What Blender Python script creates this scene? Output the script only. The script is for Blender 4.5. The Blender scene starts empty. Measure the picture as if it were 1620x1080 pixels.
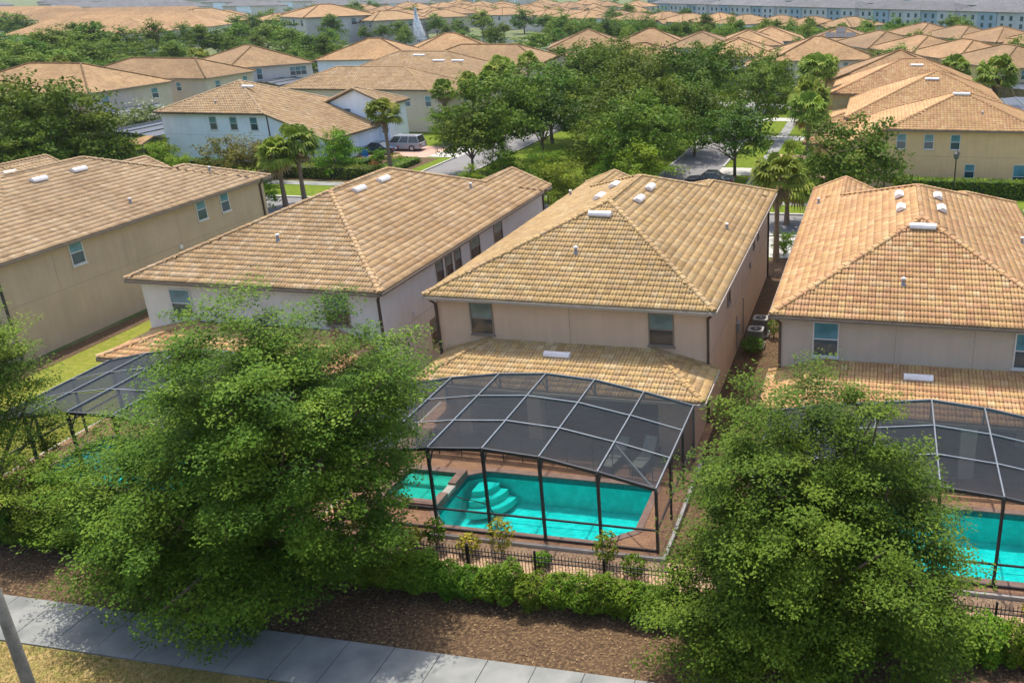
import bpy, math, random
import numpy as np
from mathutils import Vector, Matrix
R = math.radians
rnd = random.Random(7)
rng = np.random.default_rng(7)

# ------------------------------------------------------------------ camera, sky, sun, exposure
scene = bpy.context.scene
COL = scene.collection
CAM_H = 19.0
YAW, PITCH, ROLL, FPX, PPX, PPY = R(-11.47), R(21.53), R(0.78), 1425.0, 1103.0, 525.0
cam_d = bpy.data.cameras.new('camera')
cam = bpy.data.objects.new('camera', cam_d)
COL.objects.link(cam)
cy, sy, cp, sp = math.cos(YAW), math.sin(YAW), math.cos(PITCH), math.sin(PITCH)
fw = Vector((sy * cp, cy * cp, -sp))
rt0 = Vector((cy, -sy, 0))
dn0 = fw.cross(rt0)
rt = math.cos(ROLL) * rt0 + math.sin(ROLL) * dn0
dn = -math.sin(ROLL) * rt0 + math.cos(ROLL) * dn0
cam.matrix_world = Matrix(((rt.x, -dn.x, -fw.x, 0), (rt.y, -dn.y, -fw.y, 0), (rt.z, -dn.z, -fw.z, CAM_H), (0, 0, 0, 1)))
cam_d.sensor_width = 36.0
cam_d.lens = 36.0 * FPX / 1620.0
cam_d.shift_x = -(PPX - 810.0) / 1620.0
cam_d.shift_y = -(540.0 - PPY) / 1620.0
cam_d.clip_start = 0.1
cam_d.clip_end = 9000
scene.camera = cam

SUN_EL, SUN_AZ = R(70), math.atan2(-0.42, 0.90)      # the sun stands behind the houses and to the left
world = bpy.data.worlds.new('World')
scene.world = world
world.use_nodes = True
wn = world.node_tree
sky = wn.nodes.new('ShaderNodeTexSky')
sky.sky_type = 'NISHITA'
sky.sun_disc = False
sky.sun_elevation = SUN_EL
sky.sun_rotation = SUN_AZ
sky.air_density = 1.0
sky.dust_density = 3.0
sky.ozone_density = 1.0
bg = wn.nodes['Background']
wn.links.new(sky.outputs[0], bg.inputs['Color'])
bg.inputs['Strength'].default_value = 0.15
sun_d = bpy.data.lights.new('sun', 'SUN')
sun_d.energy = 2.7
sun_d.angle = R(0.6)
sun_d.color = (1.0, 0.95, 0.87)
sun = bpy.data.objects.new('sun', sun_d)
COL.objects.link(sun)
sd = Vector((math.sin(SUN_AZ) * math.cos(SUN_EL), math.cos(SUN_AZ) * math.cos(SUN_EL), math.sin(SUN_EL)))
sun.rotation_euler = sd.to_track_quat('Z', 'Y').to_euler()
sun.location = (0, 0, 60)
vs = scene.view_settings
vs.view_transform = 'Standard'
vs.look = 'None'
vs.gamma = 1.0
vs.exposure = 1.0
vs.use_curve_mapping = False
HAZE_DENSITY = 0.00008

def project(p):
    q = Vector(p) - Vector((0, 0, CAM_H))
    d = q.dot(fw)
    return (PPX + FPX * q.dot(rt) / d, PPY + FPX * q.dot(dn) / d, d)

# ------------------------------------------------------------------ helpers
def tag(o, label=None, cat=None, group=None, kind=None):
    if label: o['label'] = label
    if cat: o['category'] = cat
    if group: o['group'] = group
    if kind: o['kind'] = kind
    return o

def empty(name, loc=(0, 0, 0), rz=0.0):
    o = bpy.data.objects.new(name, None)
    o.location = loc
    o.rotation_euler = (0, 0, rz)
    o.empty_display_size = 0.3
    COL.objects.link(o)
    return o

def link(name, mesh, parent=None, loc=None):
    o = bpy.data.objects.new(name, mesh)
    if loc is not None: o.location = loc
    if parent is not None: o.parent = parent
    COL.objects.link(o)
    return o

def np_mesh(name, V, F, mats, tint=None, fmat=None, smooth=False):
    """V (n,3), F (m,k): one mesh of m k-gons."""
    V = np.ascontiguousarray(V, dtype=np.float32); F = np.ascontiguousarray(F, dtype=np.int32)
    m, k = F.shape
    me = bpy.data.meshes.new(name)
    me.vertices.add(len(V)); me.vertices.foreach_set('co', V.ravel())
    me.loops.add(m * k); me.loops.foreach_set('vertex_index', F.ravel())
    me.polygons.add(m)
    me.polygons.foreach_set('loop_start', np.arange(0, m * k, k, dtype=np.int32))
    me.polygons.foreach_set('loop_total', np.full(m, k, dtype=np.int32))
    for mt in (mats if isinstance(mats, (list, tuple)) else [mats]): me.materials.append(mt)
    if fmat is not None: me.polygons.foreach_set('material_index', np.ascontiguousarray(fmat, dtype=np.int32))
    if smooth: me.polygons.foreach_set('use_smooth', np.ones(m, dtype=bool))
    if tint is not None:
        a = me.attributes.new('tint', 'FLOAT', 'FACE'); a.data.foreach_set('value', np.ascontiguousarray(tint, dtype=np.float32))
    me.update(calc_edges=True)
    return me

class MB:
    def __init__(s): s.v = []; s.f = []; s.m = []; s.cm = 0
    def quad(s, *p):
        b = len(s.v); s.v += [tuple(q) for q in p]; s.f.append(tuple(range(b, b + len(p)))); s.m.append(s.cm)
    def box(s, x0, x1, y0, y1, z0, z1):
        s.hexa([(x0, y0, z0), (x1, y0, z0), (x1, y1, z0), (x0, y1, z0), (x0, y0, z1), (x1, y0, z1), (x1, y1, z1), (x0, y1, z1)])
    def hexa(s, c):
        b = len(s.v); s.v += [tuple(q) for q in c]
        for f in ((3, 2, 1, 0), (4, 5, 6, 7), (0, 1, 5, 4), (1, 2, 6, 5), (2, 3, 7, 6), (3, 0, 4, 7)):
            s.f.append(tuple(b + i for i in f)); s.m.append(s.cm)
    def bar(s, p, q, w, h, up=(0, 0, 1)):
        p = Vector(p); q = Vector(q); d = (q - p).normalized(); u = Vector(up)
        if abs(d.dot(u)) > 0.98: u = Vector((0, 1, 0))
        a = d.cross(u).normalized() * (w / 2); b = a.cross(d).normalized() * (h / 2)
        s.hexa([p - a - b, p + a - b, q + a - b, q - a - b, p - a + b, p + a + b, q + a + b, q - a + b])
    def cyl(s, p, q, r0, r1, n=8, cap=True):
        p = Vector(p); q = Vector(q); d = (q - p).normalized()
        u = Vector((1, 0, 0)) if abs(d.x) < 0.9 else Vector((0, 1, 0))
        a = d.cross(u).normalized(); b = d.cross(a)
        B = len(s.v)
        for c, r in ((p, r0), (q, r1)):
            for i in range(n):
                t = 2 * math.pi * i / n
                s.v.append(tuple(c + a * (r * math.cos(t)) + b * (r * math.sin(t))))
        for i in range(n):
            j = (i + 1) % n
            s.f.append((B + j, B + i, B + n + i, B + n + j)); s.m.append(s.cm)
        if cap:
            s.f.append(tuple(B + n + i for i in range(n))[::-1]); s.m.append(s.cm)
            s.f.append(tuple(B + i for i in range(n))); s.m.append(s.cm)
    def mesh(s, name, mats, smooth=False):
        me = bpy.data.meshes.new(name)
        me.from_pydata(s.v, [], s.f)
        for mt in (mats if isinstance(mats, (list, tuple)) else [mats]): me.materials.append(mt)
        me.polygons.foreach_set('material_index', np.array(s.m, dtype=np.int32))
        if smooth: me.polygons.foreach_set('use_smooth', np.ones(len(s.f), dtype=bool))
        me.update()
        return me
    def build(s, name, mats, parent=None, loc=None, smooth=False):
        return link(name, s.mesh(name, mats, smooth), parent, loc)

def copy_tree(o, parent=None):
    c = o.copy(); COL.objects.link(c)
    if parent is not None: c.parent = parent
    for ch in o.children: copy_tree(ch, c)
    return c

# ------------------------------------------------------------------ materials
def new_mat(name):
    m = bpy.data.materials.new(name); m.use_nodes = True
    nt = m.node_tree
    return m, nt, nt.nodes['Principled BSDF']

def N(nt, typ, **kw):
    n = nt.nodes.new(typ)
    for k, v in kw.items():
        if k.startswith('i_'):
            key = k[2:].replace('_', ' ')
            n.inputs[key].default_value = v
        else: setattr(n, k, v)
    return n

def ramp(nt, stops, mode='LINEAR'):
    r = nt.nodes.new('ShaderNodeValToRGB'); cr = r.color_ramp; cr.interpolation = mode
    while len(cr.elements) < len(stops): cr.elements.new(0.5)
    for e, (p, c) in zip(cr.elements, stops): e.position = p; e.color = (*c, 1)
    return r

def noise_mat(name, c1, c2, scale=1.0, rough=0.85, c3=None, scale2=None, bump=0.0, bscale=40.0, spec=0.3, obj=False, metallic=0.0, stretch=None, detail=5.0):
    m, nt, b = new_mat(name)
    L = nt.links.new
    co = N(nt, 'ShaderNodeTexCoord').outputs['Object'] if obj else N(nt, 'ShaderNodeNewGeometry').outputs['Position']
    if stretch:
        mp = N(nt, 'ShaderNodeMapping'); mp.inputs['Scale'].default_value = stretch; L(co, mp.inputs[0]); co2 = mp.outputs[0]
    else: co2 = co
    n1 = N(nt, 'ShaderNodeTexNoise', i_Scale=scale, i_Detail=detail, i_Roughness=0.6); L(co2, n1.inputs['Vector'])
    r = ramp(nt, [(0.32, c1), (0.68, c2)]); L(n1.outputs['Fac'], r.inputs[0]); out = r.outputs[0]
    if c3 is not None:
        n2 = N(nt, 'ShaderNodeTexNoise', i_Scale=scale2 or scale * 6, i_Detail=4.0); L(co, n2.inputs['Vector'])
        r2 = ramp(nt, [(0.45, (0, 0, 0)), (0.62, (1, 1, 1))]); L(n2.outputs['Fac'], r2.inputs[0])
        mx = N(nt, 'ShaderNodeMix', data_type='RGBA'); L(r2.outputs[0], mx.inputs['Factor']); L(out, mx.inputs['A']); mx.inputs['B'].default_value = (*c3, 1)
        out = mx.outputs['Result']
    L(out, b.inputs['Base Color'])
    b.inputs['Roughness'].default_value = rough; b.inputs['Specular IOR Level'].default_value = spec; b.inputs['Metallic'].default_value = metallic
    if bump:
        n3 = N(nt, 'ShaderNodeTexNoise', i_Scale=bscale, i_Detail=3.0); L(co, n3.inputs['Vector'])
        bp = N(nt, 'ShaderNodeBump', i_Strength=bump, i_Distance=0.03); L(n3.outputs['Fac'], bp.inputs['Height']); L(bp.outputs[0], b.inputs['Normal'])
    return m

def plain(name, c, rough=0.5, metallic=0.0, spec=0.5):
    m, nt, b = new_mat(name)
    b.inputs['Base Color'].default_value = (*c, 1); b.inputs['Roughness'].default_value = rough
    b.inputs['Metallic'].default_value = metallic; b.inputs['Specular IOR Level'].default_value = spec
    n1 = N(nt, 'ShaderNodeTexNoise', i_Scale=3.0, i_Detail=4.0); tc = N(nt, 'ShaderNodeTexCoord'); nt.links.new(tc.outputs['Object'], n1.inputs['Vector'])
    r = ramp(nt, [(0.3, tuple(v * 0.86 for v in c)), (0.7, tuple(min(1, v * 1.1) for v in c))]); nt.links.new(n1.outputs['Fac'], r.inputs[0]); nt.links.new(r.outputs[0], b.inputs['Base Color'])
    return m

def tile_mat(name, stops, stain=(0.52, 0.46, 0.40), stain_amt=0.55):
    """tint per tile (stuff) or a random value per object (single tiles), plus weather stains"""
    m, nt, b = new_mat(name); L = nt.links.new
    at = N(nt, 'ShaderNodeAttribute', attribute_name='tint'); oi = N(nt, 'ShaderNodeObjectInfo')
    ad = N(nt, 'ShaderNodeMath', operation='ADD'); L(at.outputs['Fac'], ad.inputs[0]); L(oi.outputs['Random'], ad.inputs[1])
    fr = N(nt, 'ShaderNodeMath', operation='FRACT'); L(ad.outputs[0], fr.inputs[0])
    r = ramp(nt, stops); L(fr.outputs[0], r.inputs[0])
    pos = N(nt, 'ShaderNodeNewGeometry').outputs['Position']
    n1 = N(nt, 'ShaderNodeTexNoise', i_Scale=0.35, i_Detail=6.0, i_Roughness=0.65); L(pos, n1.inputs['Vector'])
    r1 = ramp(nt, [(0.42, (0, 0, 0)), (0.75, (1, 1, 1))]); L(n1.outputs['Fac'], r1.inputs[0])
    mu = N(nt, 'ShaderNodeMath', operation='MULTIPLY'); L(r1.outputs[0], mu.inputs[0]); mu.inputs[1].default_value = stain_amt
    mx = N(nt, 'ShaderNodeMix', data_type='RGBA', blend_type='MULTIPLY'); L(mu.outputs[0], mx.inputs['Factor']); L(r.outputs[0], mx.inputs['A']); mx.inputs['B'].default_value = (*stain, 1)
    n2 = N(nt, 'ShaderNodeTexNoise', i_Scale=9.0, i_Detail=4.0, i_Roughness=0.7); L(pos, n2.inputs['Vector'])
    r2 = ramp(nt, [(0.3, (0.78, 0.78, 0.78)), (0.7, (1.12, 1.12, 1.12))]); L(n2.outputs['Fac'], r2.inputs[0])
    m2 = N(nt, 'ShaderNodeMix', data_type='RGBA', blend_type='MULTIPLY', i_Factor=1.0); m2.inputs['Factor'].default_value = 1.0
    L(mx.outputs['Result'], m2.inputs['A']); L(r2.outputs[0], m2.inputs['B']); L(m2.outputs['Result'], b.inputs['Base Color'])
    b.inputs['Roughness'].default_value = 0.75; b.inputs['Specular IOR Level'].default_value = 0.35
    return m

TILE_STOPS = {
    'brown': [(0.0, (0.354, 0.234, 0.120)), (0.3, (0.441, 0.294, 0.151)), (0.55, (0.484, 0.335, 0.183)), (0.8, (0.405, 0.273, 0.151)), (1.0, (0.527, 0.384, 0.227))],
    'tan': [(0.0, (0.374, 0.235, 0.111)), (0.3, (0.468, 0.294, 0.136)), (0.55, (0.511, 0.343, 0.167)), (0.8, (0.417, 0.273, 0.145)), (1.0, (0.540, 0.384, 0.218))],
    'gold': [(0.0, (0.385, 0.246, 0.103)), (0.25, (0.486, 0.312, 0.122)), (0.45, (0.529, 0.360, 0.149)), (0.65, (0.465, 0.294, 0.133)), (0.85, (0.429, 0.294, 0.144)), (1.0, (0.565, 0.409, 0.204))],
    'orange': [(0.0, (0.443, 0.226, 0.103)), (0.2, (0.522, 0.299, 0.125)), (0.45, (0.572, 0.361, 0.146)), (0.65, (0.486, 0.271, 0.119)), (0.8, (0.543, 0.292, 0.140)), (1.0, (0.594, 0.413, 0.204))],
}
TILE = {k: tile_mat('roof_tile_' + k, v) for k, v in TILE_STOPS.items()}
TILE_CAP = {k: tile_mat('ridge_tile_' + k, [(p, tuple(x * 0.80 for x in c)) for p, c in v]) for k, v in TILE_STOPS.items()}

def far_roof_mat(name, c1, c2, c3):
    """roofs too far off to tell tiles apart: blotches of tile colour and fine courses that follow the height"""
    m, nt, b = new_mat(name); L = nt.links.new
    pos = N(nt, 'ShaderNodeNewGeometry').outputs['Position']
    v = N(nt, 'ShaderNodeTexVoronoi', i_Scale=2.6); L(pos, v.inputs['Vector'])
    r = ramp(nt, [(0.0, c1), (0.5, c2), (1.0, c3)])
    sx = N(nt, 'ShaderNodeSeparateColor'); L(v.outputs['Color'], sx.inputs[0])
    L(sx.outputs[0], r.inputs[0])
    n1 = N(nt, 'ShaderNodeTexNoise', i_Scale=0.25, i_Detail=5.0); L(pos, n1.inputs['Vector'])
    r1 = ramp(nt, [(0.3, (0.8, 0.78, 0.75)), (0.7, (1.12, 1.1, 1.08))]); L(n1.outputs['Fac'], r1.inputs[0])
    m2 = N(nt, 'ShaderNodeMix', data_type='RGBA', blend_type='MULTIPLY'); m2.inputs['Factor'].default_value = 1.0
    L(r.outputs[0], m2.inputs['A']); L(r1.outputs[0], m2.inputs['B'])
    oi = N(nt, 'ShaderNodeObjectInfo'); hs = N(nt, 'ShaderNodeHueSaturation')
    mr = N(nt, 'ShaderNodeMapRange'); L(oi.outputs['Random'], mr.inputs['Value']); mr.inputs['To Min'].default_value = 0.8; mr.inputs['To Max'].default_value = 1.12
    L(mr.outputs[0], hs.inputs['Value']); L(m2.outputs['Result'], hs.inputs['Color']); L(hs.outputs[0], b.inputs['Base Color'])
    sz = N(nt, 'ShaderNodeSeparateXYZ'); L(pos, sz.inputs[0])
    ml = N(nt, 'ShaderNodeMath', operation='MULTIPLY'); L(sz.outputs['Z'], ml.inputs[0]); ml.inputs[1].default_value = 6.6
    fr = N(nt, 'ShaderNodeMath', operation='FRACT'); L(ml.outputs[0], fr.inputs[0])
    bp = N(nt, 'ShaderNodeBump', i_Strength=0.6, i_Distance=0.05); L(fr.outputs[0], bp.inputs['Height']); L(bp.outputs[0], b.inputs['Normal'])
    b.inputs['Roughness'].default_value = 0.8; b.inputs['Specular IOR Level'].default_value = 0.3
    return m

FAR_TAN = far_roof_mat('far_roof_tan', (0.196, 0.115, 0.047), (0.245, 0.15, 0.065), (0.274, 0.177, 0.081))
FAR_ORANGE = far_roof_mat('far_roof_orange', (0.216, 0.115, 0.044), (0.27, 0.159, 0.068), (0.294, 0.19, 0.087))
FAR_GREY = far_roof_mat('far_roof_grey', (0.075, 0.078, 0.085), (0.10, 0.103, 0.11), (0.13, 0.13, 0.135))

def stucco(name, c):
    m, nt, b = new_mat(name); L = nt.links.new
    pos = N(nt, 'ShaderNodeNewGeometry').outputs['Position']
    n1 = N(nt, 'ShaderNodeTexNoise', i_Scale=0.55, i_Detail=6.0, i_Roughness=0.65); L(pos, n1.inputs['Vector'])
    r = ramp(nt, [(0.3, tuple(v * 0.92 for v in c)), (0.7, tuple(v * 1.06 for v in c))]); L(n1.outputs['Fac'], r.inputs[0])
    mp = N(nt, 'ShaderNodeMapping'); mp.inputs['Scale'].default_value = (3.0, 3.0, 0.22); L(pos, mp.inputs[0])
    n2 = N(nt, 'ShaderNodeTexNoise', i_Scale=1.3, i_Detail=5.0); L(mp.outputs[0], n2.inputs['Vector'])
    r2 = ramp(nt, [(0.35, (0.965, 0.955, 0.94)), (0.6, (1.01, 1.01, 1.01))]); L(n2.outputs['Fac'], r2.inputs[0])
    mx = N(nt, 'ShaderNodeMix', data_type='RGBA', blend_type='MULTIPLY'); mx.inputs['Factor'].default_value = 1.0
    L(r.outputs[0], mx.inputs['A']); L(r2.outputs[0], mx.inputs['B']); L(mx.outputs['Result'], b.inputs['Base Color'])
    n3 = N(nt, 'ShaderNodeTexNoise', i_Scale=28.0, i_Detail=3.0); L(pos, n3.inputs['Vector'])
    bp = N(nt, 'ShaderNodeBump', i_Strength=0.25, i_Distance=0.02); L(n3.outputs['Fac'], bp.inputs['Height']); L(bp.outputs[0], b.inputs['Normal'])
    b.inputs['Roughness'].default_value = 0.9; b.inputs['Specular IOR Level'].default_value = 0.2
    return m

WALL = {
    'beige': stucco('stucco_beige', (0.50, 0.375, 0.255)), 'white': stucco('stucco_white', (0.70, 0.655, 0.585)),
    'taupe': stucco('stucco_taupe', (0.66, 0.47, 0.32)), 'grey': stucco('stucco_grey', (0.50, 0.42, 0.335)),
    'bluewhite': stucco('stucco_blue_white', (0.80, 0.88, 0.95)), 'tan': stucco('stucco_tan', (0.74, 0.50, 0.26)),
    'pale': stucco('stucco_pale', (0.62, 0.58, 0.52)), 'yellow': stucco('stucco_yellow', (0.58, 0.46, 0.24)),
    'greybeige': stucco('stucco_grey_beige', (0.58, 0.49, 0.40)), 'brown': stucco('stucco_brown', (0.48, 0.32, 0.19)),
    'blue': stucco('stucco_pale_blue', (0.42, 0.56, 0.66)), 'townblue': stucco('stucco_town_blue', (0.26, 0.36, 0.43)), 'towngrey': stucco('stucco_town_grey', (0.42, 0.45, 0.47)),
}
M_TRIM = plain('trim_brown', (0.20, 0.155, 0.115), 0.5)
M_TRIM_L = plain('trim_tan', (0.42, 0.34, 0.26), 0.5)
M_DOWN = plain('downspout_brown', (0.075, 0.05, 0.035), 0.5)
M_TRIM_D = plain('trim_dark_brown', (0.10, 0.07, 0.05), 0.5)
M_JOINT = plain('stucco_joint', (0.27, 0.215, 0.16), 0.9)
M_DECK = plain('roof_underlay', (0.10, 0.07, 0.05), 0.9)
M_WINFRAME = plain('window_frame_white', (0.62, 0.60, 0.56), 0.45)
M_WINFRAME_B = plain('window_frame_bronze', (0.25, 0.19, 0.14), 0.45)
def glass_mat(name, c, rough=0.08):
    m, nt, b = new_mat(name)
    n1 = N(nt, 'ShaderNodeTexNoise', i_Scale=1.2, i_Detail=3.0); tc = N(nt, 'ShaderNodeTexCoord'); nt.links.new(tc.outputs['Object'], n1.inputs['Vector'])
    r = ramp(nt, [(0.3, tuple(v * 0.6 for v in c)), (0.7, tuple(v * 1.2 for v in c))]); nt.links.new(n1.outputs['Fac'], r.inputs[0]); nt.links.new(r.outputs[0], b.inputs['Base Color'])
    b.inputs['Roughness'].default_value = rough; b.inputs['Specular IOR Level'].default_value = 0.8
    return m
M_PANE_UP = glass_mat('pane_with_blind', (0.20, 0.26, 0.22), 0.12)
M_PANE_LO = glass_mat('pane_dark', (0.055, 0.06, 0.055), 0.1)
M_PANE_BLUE = glass_mat('pane_blue', (0.10, 0.27, 0.31), 0.12)
M_PANE_BLUE_LO = glass_mat('pane_blue_dark', (0.035, 0.08, 0.10), 0.1)
M_VENT = plain('vent_white', (0.72, 0.68, 0.66), 0.4)
M_LEAD = plain('vent_lead', (0.28, 0.27, 0.27), 0.5)
M_BRONZE = plain('bronze_aluminium', (0.028, 0.028, 0.03), 0.45)
M_BEAM_GLARE = plain('screen_beam_sky_glare', (0.16, 0.175, 0.185), 0.35, 0.2)  # dark frame like the posts; sky glare painted in as a lighter grey
M_PURLIN_GLARE = plain('screen_purlin_sky_glare', (0.28, 0.295, 0.305), 0.35, 0.2)  # paler again: the glare of the sky is put into the colour
M_BLACK = plain('fence_black', (0.012, 0.012, 0.013), 0.45)
M_RUBBER = plain('rubber', (0.02, 0.02, 0.02), 0.8)
M_CONC_TRIM = plain('pale_concrete', (0.50, 0.46, 0.40), 0.85)

M_AC_BOX = plain('meter_grey', (0.30, 0.30, 0.29), 0.5)
def screen_mat(name, cover, col):
    m, nt, b = new_mat(name); L = nt.links.new
    tr = N(nt, 'ShaderNodeBsdfTransparent'); mx = N(nt, 'ShaderNodeMixShader')
    pos = N(nt, 'ShaderNodeNewGeometry').outputs['Position']
    n1 = N(nt, 'ShaderNodeTexNoise', i_Scale=0.8, i_Detail=4.0); L(pos, n1.inputs['Vector'])
    mr = N(nt, 'ShaderNodeMapRange'); L(n1.outputs['Fac'], mr.inputs['Value']); mr.inputs['From Min'].default_value = 0.3; mr.inputs['From Max'].default_value = 0.7
    mr.inputs['To Min'].default_value = cover - 0.03; mr.inputs['To Max'].default_value = cover + 0.03
    b.inputs['Base Color'].default_value = (*col, 1); b.inputs['Roughness'].default_value = 0.7; b.inputs['Specular IOR Level'].default_value = 0.3
    # a woven mesh closes up the more obliquely it is seen: 1 - open ^ (1 / cos)
    lw = N(nt, 'ShaderNodeLayerWeight'); lw.inputs['Blend'].default_value = 0.5
    co = N(nt, 'ShaderNodeMath', operation='SUBTRACT'); co.inputs[0].default_value = 1.0; L(lw.outputs['Facing'], co.inputs[1])
    cm = N(nt, 'ShaderNodeMath', operation='MAXIMUM'); L(co.outputs[0], cm.inputs[0]); cm.inputs[1].default_value = 0.12
    iv = N(nt, 'ShaderNodeMath', operation='DIVIDE'); iv.inputs[0].default_value = 1.0; L(cm.outputs[0], iv.inputs[1])
    op = N(nt, 'ShaderNodeMath', operation='SUBTRACT'); op.inputs[0].default_value = 1.0; L(mr.outputs[0], op.inputs[1])
    pw = N(nt, 'ShaderNodeMath', operation='POWER'); L(op.outputs[0], pw.inputs[0]); L(iv.outputs[0], pw.inputs[1])
    fc = N(nt, 'ShaderNodeMath', operation='SUBTRACT'); fc.inputs[0].default_value = 1.0; L(pw.outputs[0], fc.inputs[1])
    L(fc.outputs[0], mx.inputs[0]); L(tr.outputs[0], mx.inputs[1]); L(b.outputs[0], mx.inputs[2])
    L(mx.outputs[0], nt.nodes['Material Output'].inputs['Surface'])
    return m
M_SCREEN_TOP = screen_mat('screen_mesh_roof', 0.38, (0.008, 0.013, 0.018))
M_SCREEN_SIDE = screen_mat('screen_mesh_wall', 0.12, (0.03, 0.035, 0.04))
M_SCREEN_SAFE = screen_mat('safety_mesh', 0.45, (0.03, 0.028, 0.03))
M_SCREEN_FAR = plain('screen_roof_far', (0.035, 0.045, 0.06), 0.5)

def water_mat(name, tint, rough=0.03):
    m, nt, b = new_mat(name); L = nt.links.new
    tr = N(nt, 'ShaderNodeBsdfTransparent'); tr.inputs['Color'].default_value = (*tint, 1)
    gl = N(nt, 'ShaderNodeBsdfGlossy'); gl.inputs['Roughness'].default_value = rough
    fr = N(nt, 'ShaderNodeFresnel', i_IOR=1.33); mx = N(nt, 'ShaderNodeMixShader')
    pos = N(nt, 'ShaderNodeNewGeometry').outputs['Position']
    n1 = N(nt, 'ShaderNodeTexNoise', i_Scale=4.0, i_Detail=3.0); L(pos, n1.inputs['Vector'])
    bp = N(nt, 'ShaderNodeBump', i_Strength=0.5, i_Distance=0.08); L(n1.outputs['Fac'], bp.inputs['Height'])
    L(bp.outputs[0], fr.inputs['Normal']); L(bp.outputs[0], gl.inputs['Normal'])
    L(fr.outputs[0], mx.inputs[0]); L(tr.outputs[0], mx.inputs[1]); L(gl.outputs[0], mx.inputs[2])
    L(mx.outputs[0], nt.nodes['Material Output'].inputs['Surface'])
    return m
M_WATER = water_mat('pool_water', (0.40, 0.97, 0.95))
M_SPAWATER = water_mat('spa_water', (0.55, 0.85, 0.75))
M_POOL = noise_mat('pool_plaster', (0.008, 0.58, 0.56), (0.012, 0.66, 0.64), 0.7, 0.7, c3=(0.03, 0.73, 0.71), scale2=3.0)
M_POOLSTEP = noise_mat('pool_step_plaster', (0.04, 0.60, 0.55), (0.06, 0.66, 0.61), 2.0, 0.7)
M_POOLTILE = noise_mat('pool_waterline_tile', (0.02, 0.12, 0.13), (0.04, 0.20, 0.20), 6.0, 0.3)

def paver_mat(name, c1, c2, c3):
    m, nt, b = new_mat(name); L = nt.links.new
    pos = N(nt, 'ShaderNodeNewGeometry').outputs['Position']
    br = N(nt, 'ShaderNodeTexBrick', i_Scale=1.0); br.inputs['Mortar Size'].default_value = 0.012; br.inputs['Brick Width'].default_value = 0.3; br.inputs['Row Height'].default_value = 0.15
    br.inputs['Color1'].default_value = (*c1, 1); br.inputs['Color2'].default_value = (*c2, 1); br.inputs['Mortar'].default_value = tuple(v * 0.5 for v in c1) + (1,)
    L(pos, br.inputs['Vector'])
    n1 = N(nt, 'ShaderNodeTexNoise', i_Scale=1.1, i_Detail=5.0); L(pos, n1.inputs['Vector'])
    r = ramp(nt, [(0.4, (0, 0, 0)), (0.65, (1, 1, 1))]); L(n1.outputs['Fac'], r.inputs[0])
    mx = N(nt, 'ShaderNodeMix', data_type='RGBA'); mu = N(nt, 'ShaderNodeMath', operation='MULTIPLY'); L(r.outputs[0], mu.inputs[0]); mu.inputs[1].default_value = 0.6
    L(mu.outputs[0], mx.inputs['Factor']); L(br.outputs['Color'], mx.inputs['A']); mx.inputs['B'].default_value = (*c3, 1)
    L(mx.outputs['Result'], b.inputs['Base Color']); b.inputs['Roughness'].default_value = 0.85
    bp = N(nt, 'ShaderNodeBump', i_Strength=0.4, i_Distance=0.02); L(br.outputs['Fac'], bp.inputs['Height']); bp.invert = True; L(bp.outputs[0], b.inputs['Normal'])
    return m
M_PAVER = paver_mat('deck_pavers', (0.28, 0.145, 0.080), (0.36, 0.20, 0.105), (0.42, 0.23, 0.12))
M_COPING = noise_mat('pool_coping', (0.22, 0.14, 0.11), (0.30, 0.20, 0.16), 3.0, 0.8, bump=0.3)
M_DRIVE = paver_mat('driveway_pavers', (0.40, 0.23, 0.17), (0.48, 0.30, 0.22), (0.44, 0.30, 0.23))
M_MULCH = noise_mat('mulch', (0.048, 0.027, 0.014), (0.085, 0.049, 0.025), 1.2, 0.95, c3=(0.135, 0.085, 0.04), scale2=9.0, bump=0.9, bscale=22.0)
M_CHIP = noise_mat('mulch_chips', (0.20, 0.125, 0.06), (0.36, 0.24, 0.12), 40.0, 0.9)
M_LITTER = noise_mat('strip_soil', (0.22, 0.13, 0.08), (0.36, 0.23, 0.14), 2.0, 0.95, c3=(0.45, 0.32, 0.2), scale2=14.0, bump=0.6, bscale=25)
M_DRY = noise_mat('dry_lawn', (0.25, 0.175, 0.06), (0.36, 0.26, 0.105), 1.4, 0.95, c3=(0.20, 0.185, 0.045), scale2=2.6, bump=0.9, bscale=30.0)
M_LAWN = noise_mat('lawn', (0.075, 0.125, 0.010), (0.11, 0.165, 0.014), 0.9, 0.95, c3=(0.145, 0.165, 0.026), scale2=3.0, bump=0.7, bscale=25.0, spec=0.05)
M_LAWN_Y = noise_mat('side_lawn', (0.12, 0.145, 0.018), (0.175, 0.19, 0.026), 1.2, 0.95, c3=(0.21, 0.195, 0.045), scale2=4.0, bump=0.7, bscale=25.0, spec=0.05)
M_GROUND = noise_mat('ground', (0.08, 0.11, 0.03), (0.15, 0.14, 0.07), 0.05, 0.95, c3=(0.06, 0.10, 0.02), scale2=0.3)
M_ROAD = noise_mat('asphalt', (0.15, 0.145, 0.14), (0.20, 0.19, 0.185), 0.4, 0.9, c3=(0.17, 0.165, 0.16), scale2=6.0, bump=0.2, bscale=60)
M_WALK = noise_mat('sidewalk_concrete', (0.195, 0.198, 0.18), (0.245, 0.245, 0.222), 1.1, 0.9, c3=(0.15, 0.155, 0.145), scale2=0.7, bump=0.15, bscale=50)
M_APRON = noise_mat('apron_concrete', (0.36, 0.35, 0.31), (0.43, 0.41, 0.37), 0.8, 0.9, bump=0.1)
M_POND = noise_mat('pond_water', (0.04, 0.07, 0.06), (0.06, 0.09, 0.075), 0.1, 0.1, spec=0.6)

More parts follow.
